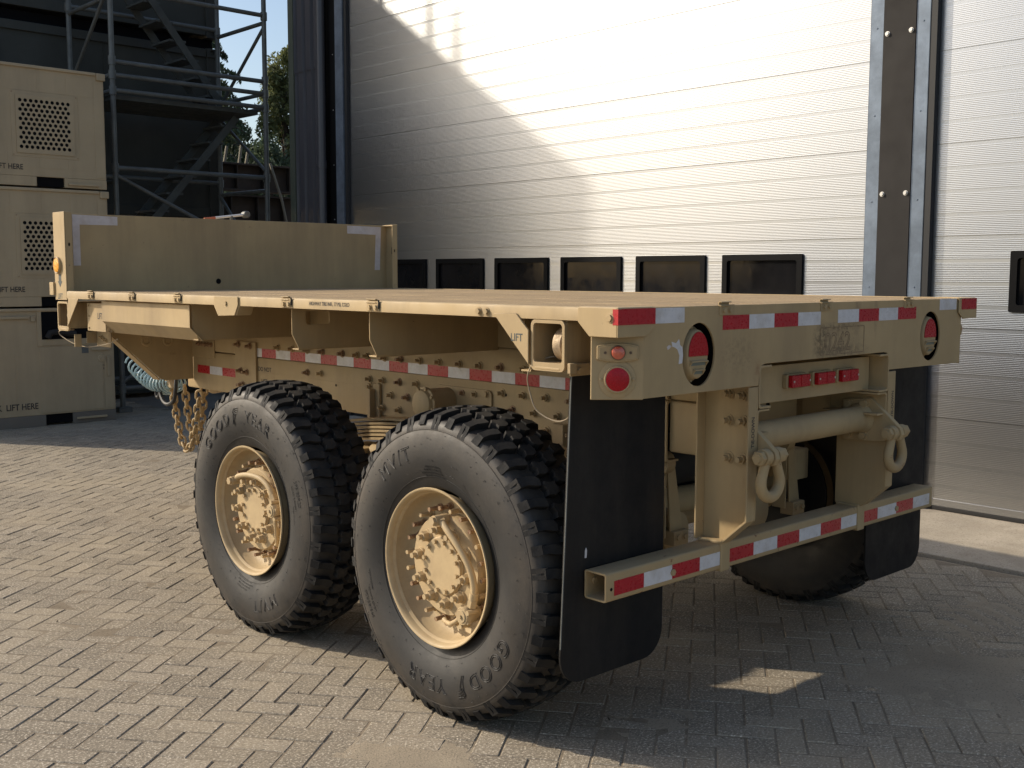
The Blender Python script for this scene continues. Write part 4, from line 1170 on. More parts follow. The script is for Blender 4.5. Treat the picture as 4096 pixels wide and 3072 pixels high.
# ---- tow beam: tube with end plates, lugs and shackles
tb = empty('tow_beam', (1.22, 0.11, 1.03), T)
MB().cyl((0.785, 0.112, 1.035), (1.655, 0.112, 1.035), 0.0525, 36).build('tube', tan, tb)
MB().lathe([(1.628, 0.0525), (1.640, 0.058), (1.655, 0.066)], 36, 0, c=(0, 0.112, 1.035)).build('weld_collar', tan, tb)
MB().lathe([(0.812, 0.0525), (0.800, 0.058), (0.785, 0.066)], 36, 0, c=(0, 0.112, 1.035)).build('weld_collar', tan, tb)
for sx in (0, 1):
    x0, x1 = (0.760, 0.784) if sx == 0 else (1.656, 1.680)
    lug = []
    for k in range(13):
        a = math.radians(-60 - 15 * k + 15); lug.append((-0.045 + 0.035 * math.cos(a), 0.990 + 0.035 * math.sin(a)))
    pr_ = [(0.195, 1.112), (0.060, 1.125), (-0.072, 1.012), (-0.080, 0.985), (-0.068, 0.963), (-0.045, 0.955), (0.030, 0.945), (0.190, 0.938)]
    MB().prism(pr_, 0, x0, x1).build('end_plate', tan, tb, 40, 0.004)
    for y_, z_ in ((0.164, 1.092), (0.090, 1.100), (0.092, 0.965), (0.162, 0.962)):
        s = 1 if sx == 0 else -1
        MB().hexbolt((x1 if sx == 0 else x0, y_, z_), (s, 0, 0), 0.016, 0.018).build('bolt', tan, tb)
    # bow shackle hanging on its pin
    xc = (x0 + x1) / 2
    sh = empty('shackle', (xc, -0.045, 0.988), T)
    pts = []
    for k in range(31):
        t = k / 30
        a = math.radians(-200 + 220 * t) if False else None
        ang = math.radians(215 - 250 * (1 - t)) if False else None
        pts.append(None)
    pts = [(xc - 0.037, -0.045, 0.990), (xc - 0.037, -0.046, 0.962)]
    for k in range(17):
        a = math.radians(150 + 240 * k / 16); pts.append((xc + 0.058 * math.cos(a), -0.047, 0.900 + 0.055 * math.sin(a)))
    pts += [(xc + 0.037, -0.046, 0.962), (xc + 0.037, -0.045, 0.990)]
    rr = [0.019, 0.018] + [0.0185 + 0.003 * math.sin(PI * k / 16) for k in range(17)] + [0.018, 0.019]
    MB().tube(pts, rr, 14).build('bow', M['tan_rust'], sh, 60)
    for s in (-1, 1):
        MB().cyl((xc + s * 0.020, -0.045, 0.992), (xc + s * 0.054, -0.045, 0.992), 0.030, 22).build('shackle_eye', M['tan_rust'], sh, 40, 0.004)
    MB().cyl((xc - 0.085, -0.045, 0.992), (xc + 0.06, -0.045, 0.992), 0.016, 16).build('pin', M['tan_rust'], sh)
    MB().hexbolt((xc - 0.054, -0.045, 0.992), (-1, 0, 0), 0.027, 0.024, washer=False).build('nut', M['tan_rust'], sh, 40, 0.002)
    MB().hexbolt((xc + 0.054, -0.045, 0.992), (1, 0, 0), 0.027, 0.022, washer=False).build('pin_head', M['tan_rust'], sh, 40, 0.002)
part(MB().box(0.83, 1.60, 0.38, 0.388, 0.95, 1.155), 'rear_crossmember', tan, 0.002)
for x_ in (1.30, 1.38):
    for z_ in (1.135, 1.09): MB().cyl((x_, 0.3799, z_), (x_, 0.379, z_), 0.014, 14).build('bolt_hole', M['dark'], T)

# ---- underrun bumper
def tube_box(x0, x1, y0, y1, z0, z1, th=0.006, r=0.008):
    o = rrect(y0, y1, z0, z1, r, 3); i = rrect(y0 + th, y1 - th, z0 + th, z1 - th, r * 0.6, 3)
    b = MB(); n = len(o)
    b.add([(x0, *p) for p in o] + [(x1, *p) for p in o] + [(x0, *p) for p in i] + [(x1, *p) for p in i],
          [(k, (k + 1) % n, n + (k + 1) % n, n + k) for k in range(n)] + [(2 * n + k, 3 * n + k, 3 * n + (k + 1) % n, 2 * n + (k + 1) % n) for k in range(n)] +
          [(k, 2 * n + k, 2 * n + (k + 1) % n, (k + 1) % n) for k in range(n)] + [(n + k, n + (k + 1) % n, 3 * n + (k + 1) % n, 3 * n + k) for k in range(n)])
    return b
ub = part(tube_box(0.092, W - 0.092, 0.120, 0.216, 0.558, 0.655), 'underrun_bumper', M['tan_rust'], 0.0)
for x0, x1 in ((0.711, 0.766), (W - 0.766, W - 0.711)):
    MB().box(x0, x1, 0.113, 0.223, 0.550, 0.664).build('weld_sleeve', tan, ub, 40, 0.006)
tp = []
for a, b_, r in ((0.132, 0.282, 1), (0.283, 0.434, 0), (0.435, 0.590, 1), (0.591, 0.710, 0), (0.768, 0.921, 1), (0.922, 1.079, 0), (1.080, 1.233, 1), (1.234, 1.391, 0), (1.392, 1.547, 1), (1.548, 1.672, 0),
                (1.735, 1.848, 1), (1.849, 2.012, 0), (2.013, 2.165, 1), (2.166, 2.320, 0)):
    tape_piece(a, b_, 0.5765, 0.6265, bool(r), 'rear', 0.120)
for x_ in (0.436, 2.010): MB().hexbolt((x_, 0.120, 0.600), (0, -1, 0), 0.012, 0.008, washer=False).build('bolt', M['tan_rust'], ub)
MB().hexbolt((0.13, 0.2099, 0.612), (0, -1, 0), 0.011, 0.009, washer=False).build('bolt', tan, ub)
MB().cyl((0.118, 0.1202, 0.60), (0.118, 0.1192, 0.60), 0.006, 12).build('bolt_hole', M['dark'], ub)

# ---- mud flaps
for sx in (0, 1):
    lp = []
    x0, x1, z0, z1 = (-0.014, 0.512, 0.268, 1.335) if sx == 0 else (1.944, 2.452, 0.246, 1.305)
    r = 0.10
    for k in range(9):
        a = math.radians(180 + 90 * k / 8); lp.append((x0 + r + r * math.cos(a), z0 + r + r * math.sin(a)))
    for k in range(9):
        a = math.radians(270 + 90 * k / 8); lp.append((x1 - r + r * math.cos(a), z0 + r + r * math.sin(a)))
    lean = 0.045 if sx == 0 else -0.02
    lp += [(x1, 0.7), (x1 + 0.0, z1), (x0 + lean, z1), (x0 + lean * 0.45, 0.8)]
    me = curve_mesh('mud_flap', [lp], 0.009, M['flap'], lambda a, b, t: (a, 0.2275 + t, b))
    mf = place('mud_flap', me, T, 0.002)
    zz = 0.70
    if sx == 0:
        MB().prism([(0.098, 0.69), (0.107, 0.69), (0.109, 0.715), (0.104, 0.725), (0.099, 0.715)], 1, 0.2215, 0.2228).build('slit', M['white_tape'], mf, None)
    # pale cut edge of the rubber
    MB().tube([(x0 + 0.0, 0.2232, 0.40), (x0 + lean * 0.45, 0.2232, 0.80), (x0 + lean * 0.98, 0.2232, z1 - 0.02)], 0.0026, 6).build('flap_edge', M['scaffold'], mf) if sx == 0 else None

# ---- axles, springs, brakes, dampers
for y_ in (0.8265, 2.1677):
    part(MB().lathe([(0.24, 0.085), (0.40, 0.085), (0.42, 0.062), (W - 0.42, 0.062), (W - 0.40, 0.085), (W - 0.24, 0.085)], 20, 0, c=(0, y_, 0.565)), 'axle', tan, 0.0)
    for x_ in (0.33, W - 0.33):
        part(MB().lathe([(x_ - 0.08, 0.19), (x_ + 0.05, 0.19)], 28, 0, c=(0, y_, 0.565)), 'brake_drum', M['black'], 0.0)
        xs_ = x_ - 0.038 if x_ < 1 else x_ + 0.038
        part(MB().lathe([(xs_ - 0.004, 0.278), (xs_ + 0.004, 0.278)], 40, 0, c=(0, y_, 0.565)), 'dark_rim_disc', M['black'], 0.0)  # black disc added so the open inside of the rim reads dark
        part(MB().box(min(x_, x_ + 0.36 * (1 if x_ < 1 else -1)), max(x_, x_ + 0.36 * (1 if x_ < 1 else -1)), y_ - 0.10, y_ + 0.10, 0.62, 0.80), 'sun_blocker_seat', M['tan_grime'], 0.008)  # boxes added on the axles to block a sun patch on the ground
for x_ in (0.60, W - 0.60):
    lf = empty('leaf_spring', (x_, 1.497, 0.9), T)
    for k in range(6):
        hl = 0.82 - 0.015 * k
        top = [(1.497 + hl * t, 0.975 - 0.0185 * k - 0.062 * (hl * t / 0.8) ** 2) for t in [q / 8 - 1 for q in range(17)]]
        b = MB().prism(top + [(p[0], p[1] - 0.0125) for p in top[::-1]], 0, x_ - 0.05, x_ + 0.05)
        b.build('leaf', M['tan_grime'], lf, 40, 0.002)
    part(MB().box(x_ - 0.065, x_ + 0.065, 1.41, 1.58, 0.70, 0.985), 'spring_saddle', tan, 0.006)
    s = 1 if x_ < 1 else -1
    b = MB(); b.box(min(x_ + s * 0.118, x_ + s * 0.133), max(x_ + s * 0.118, x_ + s * 0.133), 2.215, 2.322, 0.905, 1.088); b.box(min(x_ + s * 0.085, x_ + s * 0.1179), max(x_ + s * 0.085, x_ + s * 0.1179), 2.25, 2.262, 0.905, 1.06); part(b, 'rebound_stop', tan, 0.004)
    b = MB(); b.box(min(x_ + s * 0.09, x_ + s * 0.133), max(x_ + s * 0.09, x_ + s * 0.133), 0.905, 0.962, 0.90, 1.016); part(b, 'rebound_stop', tan, 0.004)
b = MB(); b.box(0.7185, 0.734, 2.226, 2.24, 0.92, 1.09); part(b, 'stop_rib', tan, 0.001)
part(MB().hexbolt((0.718, 2.295, 1.07), (-1, 0, 0), 0.017, 0.014, (0.009, 0.01)), 'bolt', tan, 0.0)
# air brake valve on the frame
av = empty('air_valve', (0.70, 1.66, 1.045), T)
plate('mounting_plate', [rrect(1.385, 1.775, 0.95, 1.118, 0.025)], 0.008, 'yz', 0.729, tan, av, 0.0015)
MB().lathe([(0.725, 0.066), (0.60, 0.066), (0.598, 0.076), (0.585, 0.076), (0.582, 0.066), (0.565, 0.062), (0.553, 0.045), (0.550, 0.01)], 32, 0, c=(0, 1.690, 1.045)).build('valve_body', tan, av)
for k in range(8):
    a = 2 * PI * k / 8 + 0.3
    MB().hexbolt((0.585, 1.69 + 0.070 * math.cos(a), 1.045 + 0.070 * math.sin(a)), (-1, 0, 0), 0.008, 0.012, washer=False).build('bolt', tan, av)
MB().box(0.59, 0.70, 1.66, 1.76, 0.94, 0.985).build('valve_foot', tan, av, 40, 0.005)
for y_, z_ in ((1.42, 1.10), (1.42, 0.97)): MB().hexbolt((0.725, y_, z_), (-1, 0, 0), 0.014, 0.012).build('bolt', tan, av)
# dampers and links seen between the flap and the bracket
for x_ in (0.80, 1.64):
    d = empty('damper_link', (x_, 0.46, 0.9), T)
    MB().prism([(x_ + 0.01, 0.93), (x_ + 0.05, 0.93), (x_ + 0.115, 0.62), (x_ + 0.04, 0.60)], 1, 0.452, 0.462).build('link_bar', tan, d, 40, 0.002)
    MB().box(x_ + 0.002, x_ + 0.008, 0.452, 0.52, 0.60, 0.95).build('link_flange', tan, d, 40, 0.001)
    MB().box(x_ + 0.035, x_ + 0.125, 0.43, 0.50, 0.565, 0.625).build('link_foot', M['tan_rust'], d, 40, 0.004)
    for q in (0.055, 0.10): MB().hexbolt((x_ + q, 0.43, 0.60), (0, -1, 0), 0.012, 0.01).build('bolt', tan, d)
    MB().lathe([(x_ - 0.02, 0.045), (x_ + 0.03, 0.045)], 20, 0, c=(0, 0.47, 0.90)).build('bushing', tan, d)
part(MB().cyl((0.84, 0.62, 0.70), (1.55, 0.62, 0.68), 0.055, 18), 'torque_tube', tan, 0.0)
part(MB().tube([(0.86, 0.5, 0.93), (0.84, 0.55, 0.86), (0.80, 0.58, 0.80), (0.83, 0.62, 0.72)], 0.012, 8), 'brake_hose', M['black'], 0.0)
part(MB().lathe([(0.50, 0.03), (0.50, 0.085), (0.62, 0.09), (0.66, 0.06)], 20, 1, c=(0.93, 0, 0.60)), 'brake_chamber', M['tan_rust'], 0.0)
part(MB().lathe([(0.50, 0.03), (0.50, 0.085), (0.62, 0.09), (0.66, 0.06)], 20, 1, c=(1.50, 0, 0.60)), 'brake_chamber', M['tan_rust'], 0.0)

# ---- number ghost and grime on the rear plate, worn stickers
lw = [(0, 0)]
me = text_mesh('number_lettering', '0242', 0.100, M['ghost'], lambda a, b, t: (1.180 + a, -0.0004 + t * 0.15, 1.345 + b), outline=0.0030, stretch=0.95)
place('number_lettering', me, T)
plate('number_frame', [rrect(1.150, 1.472, 1.329, 1.436, 0.006, 3), rrect(1.1535, 1.4685, 1.3325, 1.4325, 0.005, 3)], 0.001, 'xz', -0.0005, M['ghost'], T)
r_ = random.Random(5)
def blot(cx, cz, rx, rz, n=26, rough=0.35):
    return [(cx + rx * (1 + r_.uniform(-rough, rough)) * math.cos(2 * PI * k / n), cz + rz * (1 + r_.uniform(-rough, rough)) * math.sin(2 * PI * k / n)) for k in range(n)]
plate('peeled_sticker', [[(0.262, 1.418), (0.285, 1.412), (0.300, 1.425), (0.306, 1.405), (0.318, 1.398), (0.322, 1.370), (0.318, 1.345), (0.300, 1.343), (0.303, 1.372), (0.292, 1.392), (0.280, 1.398), (0.266, 1.402)]], 0.0006, 'xz', -0.0005, M['white_tape'], T)
plate('peeled_sticker', [[(0.238, 1.402), (0.250, 1.408), (0.262, 1.404), (0.252, 1.396), (0.243, 1.392)]], 0.0006, 'xz', -0.0005, M['faded_tape'], T)

part(MB().cyl((0.86, 0.66, 0.86), (1.58, 0.66, 0.86), 0.11, 24), 'dark_gap_drum', M['black'], 0.0)  # black drum added to close a bright gap behind the brackets
part(MB().box(0.77, 1.67, 0.70, 0.706, 0.62, 1.12), 'dark_shade_sheet', M['flap'], 0.0)  # black sheet added to stand for the deep shade under the bed

for x_ in (0.60, W - 0.60):
    part(MB().cyl((x_, 1.58, 0.80), (x_, 2.07, 0.765), 0.062, 16), 'sun_blocker_rod', M['tan_grime'], 0.0)  # added rod that blocks a streak of sun below the leaf spring
    part(MB().box(x_ - 0.06, x_ + 0.06, 0.50, 0.725, 0.70, 0.84), 'sun_blocker_box', M['tan_grime'], 0.006)  # added box that stops a small sun patch behind the rear axle
# ------------------------------------------------------------------ wheels (local frame: axis x, outer side = -x, lip plane x=0)
TC, HWT = 0.171, 0.145       # tread centre and half width (local x)
RT = 0.583
HZ = 0.565
def crown(w): return RT - 0.020 * (abs(w) / HWT) ** 2.6
SIDE = [(0.046, 0.284), (0.034, 0.290), (0.029, 0.300), (0.022, 0.318), (0.009, 0.345), (-0.0035, 0.378), (-0.0105, 0.413), (-0.0095, 0.450), (-0.005, 0.480), (0.001, 0.503), (0.0035, 0.508), (0.0035, 0.511), (0.008, 0.524), (0.018, 0.541), (0.034, 0.545), (0.06, 0.549)]
def side_x(r):
    rs = [p[1] for p in SIDE]; xs = [p[0] for p in SIDE]
    return float(np.interp(r, rs, xs))
def squash(v):
    x, y, z = v
    lim = -HZ + 0.0015
    if z < -0.30:
        k = max(0.0, (-0.30 - z) / 0.28)
        # bulge of the loaded sidewall
        if x < 0.03: x -= 0.010 * k * math.exp(-((math.hypot(y, z) - 0.47) / 0.07) ** 2)
        elif x > 2 * TC - 0.03: x += 0.010 * k * math.exp(-((math.hypot(y, z) - 0.47) / 0.07) ** 2)
    if z < lim: z = lim
    return (x, y, z)
prof = SIDE + [(TC - 0.06, 0.5535), (TC, 0.5545), (TC + 0.06, 0.5535)] + [(2 * TC - p[0], p[1]) for p in SIDE[::-1]]
cb = MB().lathe(prof, 128, 0); cb.f = cb.f[:-2]
cb.v = [squash(v) for v in cb.v]
CARCASS = cb.mesh('tyre', M['rubber'], 50)
tb_ = MB()
NL = 44
P_ = 2 * PI * RT / NL
def lugblock(poly, s0, top_fn, base_drop=0.034, flare=1.08, mirror=False):
    c = (sum(p[0] for p in poly) / len(poly), sum(p[1] for p in poly) / len(poly))
    n = len(poly); vs = []
    for k, sc in ((0, flare), (1, 1.0)):
        for p in poly:
            s = c[0] + (p[0] - c[0]) * sc; w_ = c[1] + (p[1] - c[1]) * sc
            r = top_fn(w_) - (base_drop if k == 0 else random.uniform(0, 0.0006))
            th = (s0 + s) / RT
            vs.append(squash((TC + (-w_ if mirror else w_), r * math.cos(th), r * math.sin(th))))
    tb_.add(vs, [tuple(range(n, 2 * n))] + [(i, (i + 1) % n, n + (i + 1) % n, n + i) for i in range(n)])
SH_A = [(-0.024, -0.150), (0.015, -0.150), (0.016, -0.118), (0.027, -0.092), (0.030, -0.074), (0.002, -0.070), (-0.012, -0.082), (-0.021, -0.112)]
SH_B = [(-0.021, -0.150), (0.012, -0.150), (0.014, -0.122), (0.023, -0.098), (0.025, -0.080), (-0.002, -0.077), (-0.014, -0.090), (-0.019, -0.115)]
CE_A = [(-0.030, -0.056), (-0.014, -0.064), (0.004, -0.055), (0.026, -0.060), (0.032, -0.030), (0.022, -0.010), (0.004, -0.004), (-0.012, -0.010), (-0.026, -0.006), (-0.020, -0.030)]
for k in range(NL):
    s0 = k * P_
    for mir in (False, True):
        off = s0 + (P_ * 0.5 if mir else 0)
        lugblock([(p[0] * 0.9, p[1]) for p in (SH_A if k % 2 else SH_B)], off, crown, mirror=mir)
        lugblock([(p[0] * 0.92, -0.034 + (p[1] + 0.034) * 0.93) for p in CE_A], off + P_ * 0.5, crown, 0.032, 1.06, mir)
        # shoulder buttress running down the sidewall, split by a slot
        ln = 0.510 if k % 2 else 0.528
        for a, b_ in ((-0.024, -0.008), (0.000, 0.015)) if k % 2 else ((-0.021, 0.012),):
            th0, th1 = (off + a) / RT, (off + b_) / RT
            vs = []
            for th, e in ((th0, -1), (th1, 1)):
                for (xx, rr) in ((-HWT - 0.004, crown(HWT) - 0.001), (-HWT + 0.02, crown(HWT) - 0.003), (-HWT - 0.006, ln - 0.004), (-HWT - 0.0235, ln)):
                    x_ = xx if not mir else -xx
                    t2 = th + e * (0.004 if rr < 0.55 else 0)
                    vs.append(squash((TC + x_, rr * math.cos(t2), rr * math.sin(t2))))
            tb_.add(vs, [(0, 1, 2, 3), (4, 7, 6, 5), (0, 4, 5, 1), (3, 2, 6, 7), (0, 3, 7, 4)])
TREADM = bpy.data.meshes.new('tread'); TREADM.from_pydata(tb_.v, [], tb_.f); TREADM.materials.append(M['tread'])
_b = bmesh.new(); _b.from_mesh(TREADM); bmesh.ops.recalc_face_normals(_b, faces=_b.faces); _b.to_mesh(TREADM); _b.free(); finish(TREADM, 30)
# fine moulded rings and hairs on the sidewall
rb = MB()
for r in (0.5085, 0.335):
    rb.tube([(side_x(r) - 0.0008, r * math.cos(2 * PI * k / 96), r * math.sin(2 * PI * k / 96)) for k in range(96)], 0.0012, 5, closed=True)
rb.v = [squash(v) for v in rb.v]
RINGM = rb.mesh('moulded_ring', M['rubber'], 60)
hb_ = MB(); r_ = random.Random(11)
for k in range(150):
    a = r_.uniform(0, 2 * PI); r = r_.choice((0.36, 0.40, 0.455, 0.48, 0.495)) + r_.uniform(-0.006, 0.006)
    da, dr = r_.uniform(-0.016, 0.016), r_.uniform(-0.003, 0.007)
    hb_.tube([squash((side_x(r) - 0.0006, r * math.cos(a), r * math.sin(a))), squash((side_x(r + dr) - 0.0035, (r + dr) * math.cos(a + da), (r + dr) * math.sin(a + da)))], 0.0008, 4)
HAIRM = hb_.mesh('moulding_hair', M['letter'], 60)

def arc_map(r0, phi0, dx=0.0012):
    """flat (u,v) -> sidewall; phi clockwise from up as seen from outside (right = -y)"""
    def f(a, b, t):
        r = r0 + b; ph = phi0 + a / r0
        return squash((side_x(r) - dx - t, -r * math.sin(ph), r * math.cos(ph)))
    return f
def ring_text(body, size, r0, phic, outline, m, stretch=1.0, name='lettering', track=1.0):
    cu = bpy.data.curves.new('t', 'FONT'); cu.body = body; cu.size = size; cu.align_x = 'CENTER'; cu.space_character = track; cu.resolution_u = 3
    if outline: cu.fill_mode = 'NONE'; cu.bevel_depth = outline; cu.bevel_resolution = 0
    else: cu.extrude = 0.0003
    ob = bpy.data.objects.new('t', cu); me = bpy.data.meshes.new_from_object(ob)
    bpy.data.objects.remove(ob); bpy.data.curves.remove(cu)
    for v in me.vertices: v.co.x *= stretch
    return remap(me, name, m, arc_map(r0 - size * 0.34, phic), 60)
def winged_foot(r0, phic, m):
    """the small winged-shoe emblem between the two halves of the word"""
    b = MB(); f = arc_map(r0, phic)
    s = 0.001
    shoe = [(-0.020, -0.036), (-0.008, -0.038), (-0.002, -0.020), (0.008, -0.004), (0.012, 0.008), (0.004, 0.016), (-0.008, 0.008), (-0.010, -0.012), (-0.020, -0.036)]
    b.tube([f(p[0], p[1], s) for p in shoe], 0.0014, 5)
    for q in range(4):
        y0 = 0.004 + 0.009 * q
        b.tube([f(0.000 - 0.003 * q, y0, s), f(0.012 + 0.003 * q, y0 + 0.007, s), f(0.026 + 0.003 * q, y0 + 0.006, s)], 0.0013, 5)
    b.tube([f(-0.006, 0.008, s), f(-0.010, 0.026, s), f(0.000, 0.038, s), f(0.024, 0.036, s)], 0.0013, 5)
    return b.mesh('winged_emblem', m, 60)

# rim, hub and fittings
RIM = MB().lathe([(0.030, 0.272), (0.012, 0.283), (0.004, 0.2945), (-0.001, 0.2965), (-0.005, 0.2945), (-0.005, 0.2895), (-0.001, 0.285), (0.010, 0.281), (0.030, 0.276), (0.055, 0.270), (0.075, 0.262), (0.088, 0.248), (0.094, 0.236), (0.095, 0.17)], 96, 0)
RIM.f = RIM.f[:-2]
RIMM = RIM.mesh('rim', M['tan_wheel'], 50)
HUB = MB().lathe([(0.094, 0.193), (0.070, 0.191), (0.055, 0.188), (0.049, 0.183), (0.048, 0.118), (0.048, 0.0005)], 72, 0); HUB.f = HUB.f[:-1]
HUBM = HUB.mesh('hub_plate', M['tan_wheel'], 40)
CAPM = MB().lathe([(0.0478, 0.110), (0.041, 0.109), (0.039, 0.106), (0.033, 0.106), (0.031, 0.104), (0.031, 0.0005)], 60, 0); CAPM.f = CAPM.f[:-1]
CAPM = CAPM.mesh('hub_cap', M['tan_wheel'], 40)
STUDM = MB().hexbolt((0.0945, 0, 0), (-1, 0, 0), 0.0125, 0.018, (0.0085, 0.040)).mesh('rim_stud', M['bolt'], 40)
STUDT = MB().hexbolt((0.0945, 0, 0), (-1, 0, 0), 0.0125, 0.018, (0.0085, 0.040)).mesh('rim_stud', M['tan_wheel'], 40)
nb_ = MB(); nb_.cyl((0.048, 0, 0), (0.040, 0, 0), 0.0245, 20, 0.0220); nb_.cyl((0.040, 0, 0), (0.016, 0, 0), 0.0195, 6, 0.0185); nb_.cyl((0.016, 0, 0), (-0.002, 0, 0), 0.0105, 10)
NUTM = nb_.mesh('wheel_nut', M['tan_wheel'], 30)
CBM = MB().hexbolt((0.031, 0, 0), (-1, 0, 0), 0.0085, 0.013, washer=False).mesh('cap_bolt', M['tan_wheel'], 30)

def pol(r, phi, x): return (x + 0.018, -r * math.sin(phi), r * math.cos(phi))
D = math.radians
fb = MB()
def fitting_meshes(rot):
    R_ = D(rot)
    hose = MB()
    pts = [pol(0.178, D(5) + R_, 0.000), pol(0.172, D(16) + R_, -0.012), pol(0.163, D(35) + R_, -0.016), pol(0.166, D(58) + R_, -0.012), pol(0.186, D(82) + R_, -0.006), pol(0.205, D(102) + R_, -0.002), pol(0.214, D(120) + R_, 0.000)]
    sm = []
    V_ = [Vector(p) for p in pts]
    for i in range(len(V_) - 1):
        p0, p1, p2, p3 = V_[max(i - 1, 0)], V_[i], V_[i + 1], V_[min(i + 2, len(V_) - 1)]
        for q in range(6):
            t = q / 6
            sm.append(0.5 * ((2 * p1) + (-p0 + p2) * t + (2 * p0 - 5 * p1 + 4 * p2 - p3) * t * t + (-p0 + 3 * p1 - 3 * p2 + p3) * t ** 3))
    sm.append(V_[-1])
    hose.tube(sm, 0.0125, 12)
    n = len(sm)
    hose.tube(sm[1:5], 0.0165, 6); hose.tube(sm[-6:-3], 0.0165, 12); hose.tube(sm[-4:], 0.0185, 6)
    hm = hose.mesh('inflation_hose', M['tan_wheel'], 40)
    fit = MB()
    c = pol(0.178, D(3) + R_, 0)
    fit.cyl((0.049, c[1], c[2]), (-0.012, c[1], c[2]), 0.020, 12); fit.cyl((-0.012, c[1], c[2]), (-0.024, c[1], c[2]), 0.017, 6)
    fm = fit.mesh('hose_fitting', M['tan_wheel'], 35)
    val = MB()
    c = pol(0.216, D(131) + R_, 0)
    val.lathe([(0.06, 0.028), (0.010, 0.034), (-0.006, 0.034), (-0.012, 0.030), (-0.012, 0.024), (-0.016, 0.022), (-0.016, 0.0005)], 28, 0, c=(0, c[1], c[2]))
    val.cyl((-0.016, c[1], c[2]), (-0.022, c[1], c[2]), 0.007, 6)
    for a in range(5):
        t = 2 * PI * a / 5 + R_
        val.cyl((0.004, c[1] + 0.033 * math.cos(t), c[2] + 0.033 * math.sin(t)), (-0.008, c[1] + 0.033 * math.cos(t), c[2] + 0.033 * math.sin(t)), 0.007, 8)
    c2 = pol(0.232, D(122) + R_, 0); val.cyl((0.03, c2[1], c2[2]), (-0.014, c2[1], c2[2]), 0.009, 10)
    c2 = pol(0.238, D(140) + R_, 0); val.cyl((0.03, c2[1], c2[2]), (-0.010, c2[1], c2[2]), 0.009, 10)
    vm = val.mesh('inflation_valve', M['tan_wheel'], 35)
    pip = MB().tube([pol(0.200, D(138) + R_, 0.004), pol(0.205, D(152) + R_, 0.004), pol(0.212, D(166) + R_, 0.014), pol(0.212, D(178) + R_, 0.03), pol(0.208, D(183) + R_, 0.036)], [0.008, 0.009, 0.009, 0.009, 0.012], 10)
    pm = pip.mesh('inflation_pipe', M['tan_wheel'], 50)
    return hm, fm, vm, pm
def make_wheel(loc, rotz, hub_rot, text_rot, stud_rot):
    wh = empty('wheel', loc, T, (0, 0, rotz))
    def sub(name, me, loc_=(0, 0, 0), rot=0.0):
        o = bpy.data.objects.new(name, me); COL.objects.link(o); o.parent = wh; o.location = loc_; o.rotation_euler = (rot, 0, 0); return o
    sub('tyre', CARCASS); sub('tread', TREADM); sub('moulded_ring', RINGM)
    sub('rim', RIMM); sub('hub_plate', HUBM); sub('hub_cap', CAPM)
    for k in range(22):
        a = 2 * PI * k / 22 + stud_rot; sub('rim_stud', STUDM if k % 3 else STUDT, (0, 0.214 * math.cos(a), 0.214 * math.sin(a)), a)
    for k in range(10):
        a = 2 * PI * k / 10 + D(hub_rot); sub('wheel_nut', NUTM, (0, 0.137 * math.cos(a), 0.137 * math.sin(a)), a * 1.7)
    for k in range(12):
        a = 2 * PI * k / 12 + D(hub_rot) * 1.3; sub('cap_bolt', CBM, (0, 0.093 * math.cos(a), 0.093 * math.sin(a)), a)
    for nm, me in zip(('inflation_hose', 'hose_fitting', 'inflation_valve', 'inflation_pipe'), fitting_meshes(hub_rot - 9)): sub(nm, me)
    if rotz == 0:
        sub('moulding_hair', HAIRM)
        t = D(text_rot)
        lt = M['letter']
        rr = 0.432
        sub('lettering', ring_text('GOOD', 0.078, rr, t - D(24.5), 0.0012, lt, 0.98, track=1.2))
        sub('lettering', ring_text('YEAR', 0.078, rr, t + D(27.5), 0.0012, lt, 0.98, track=1.2))
        sub('winged_emblem', winged_foot(rr, t + D(0.5), lt))
        sub('lettering', ring_text('MV/T', 0.075, rr, t + D(171), 0.0012, lt, 1.02, track=1.25))
        for q, (txt, ph, r_q, sz) in enumerate((('395/85R20', 84, 0.455, 0.026), ('LOAD RANGE J', 86, 0.425, 0.016), ('MADE IN U.S.A.', 96, 0.405, 0.012), ('TREAD 5 PLIES STEEL CORD', 190, 0.350, 0.010), ('SIDEWALL 1 PLY STEEL', 191, 0.362, 0.010), ('MAX LOAD SINGLE', 192, 0.374, 0.010), ('TUBELESS REGROOVABLE', 192, 0.338, 0.010))):
            sub('lettering', ring_text(txt, sz, r_q, t + D(ph + (0 if q < 3 else 10)), 0.0, lt, 1.0))
    return wh
make_wheel((-0.056, 0.8265, HZ), 0.0, 9, 157, 0.06)
make_wheel((-0.056, 2.1677, HZ), 0.0, -41, -12, 0.20)
make_wheel((W + 0.056, 0.8265, HZ), PI, 30, 0, 0.0)
make_wheel((W + 0.056, 2.1677, HZ), PI, 70, 0, 0.1)
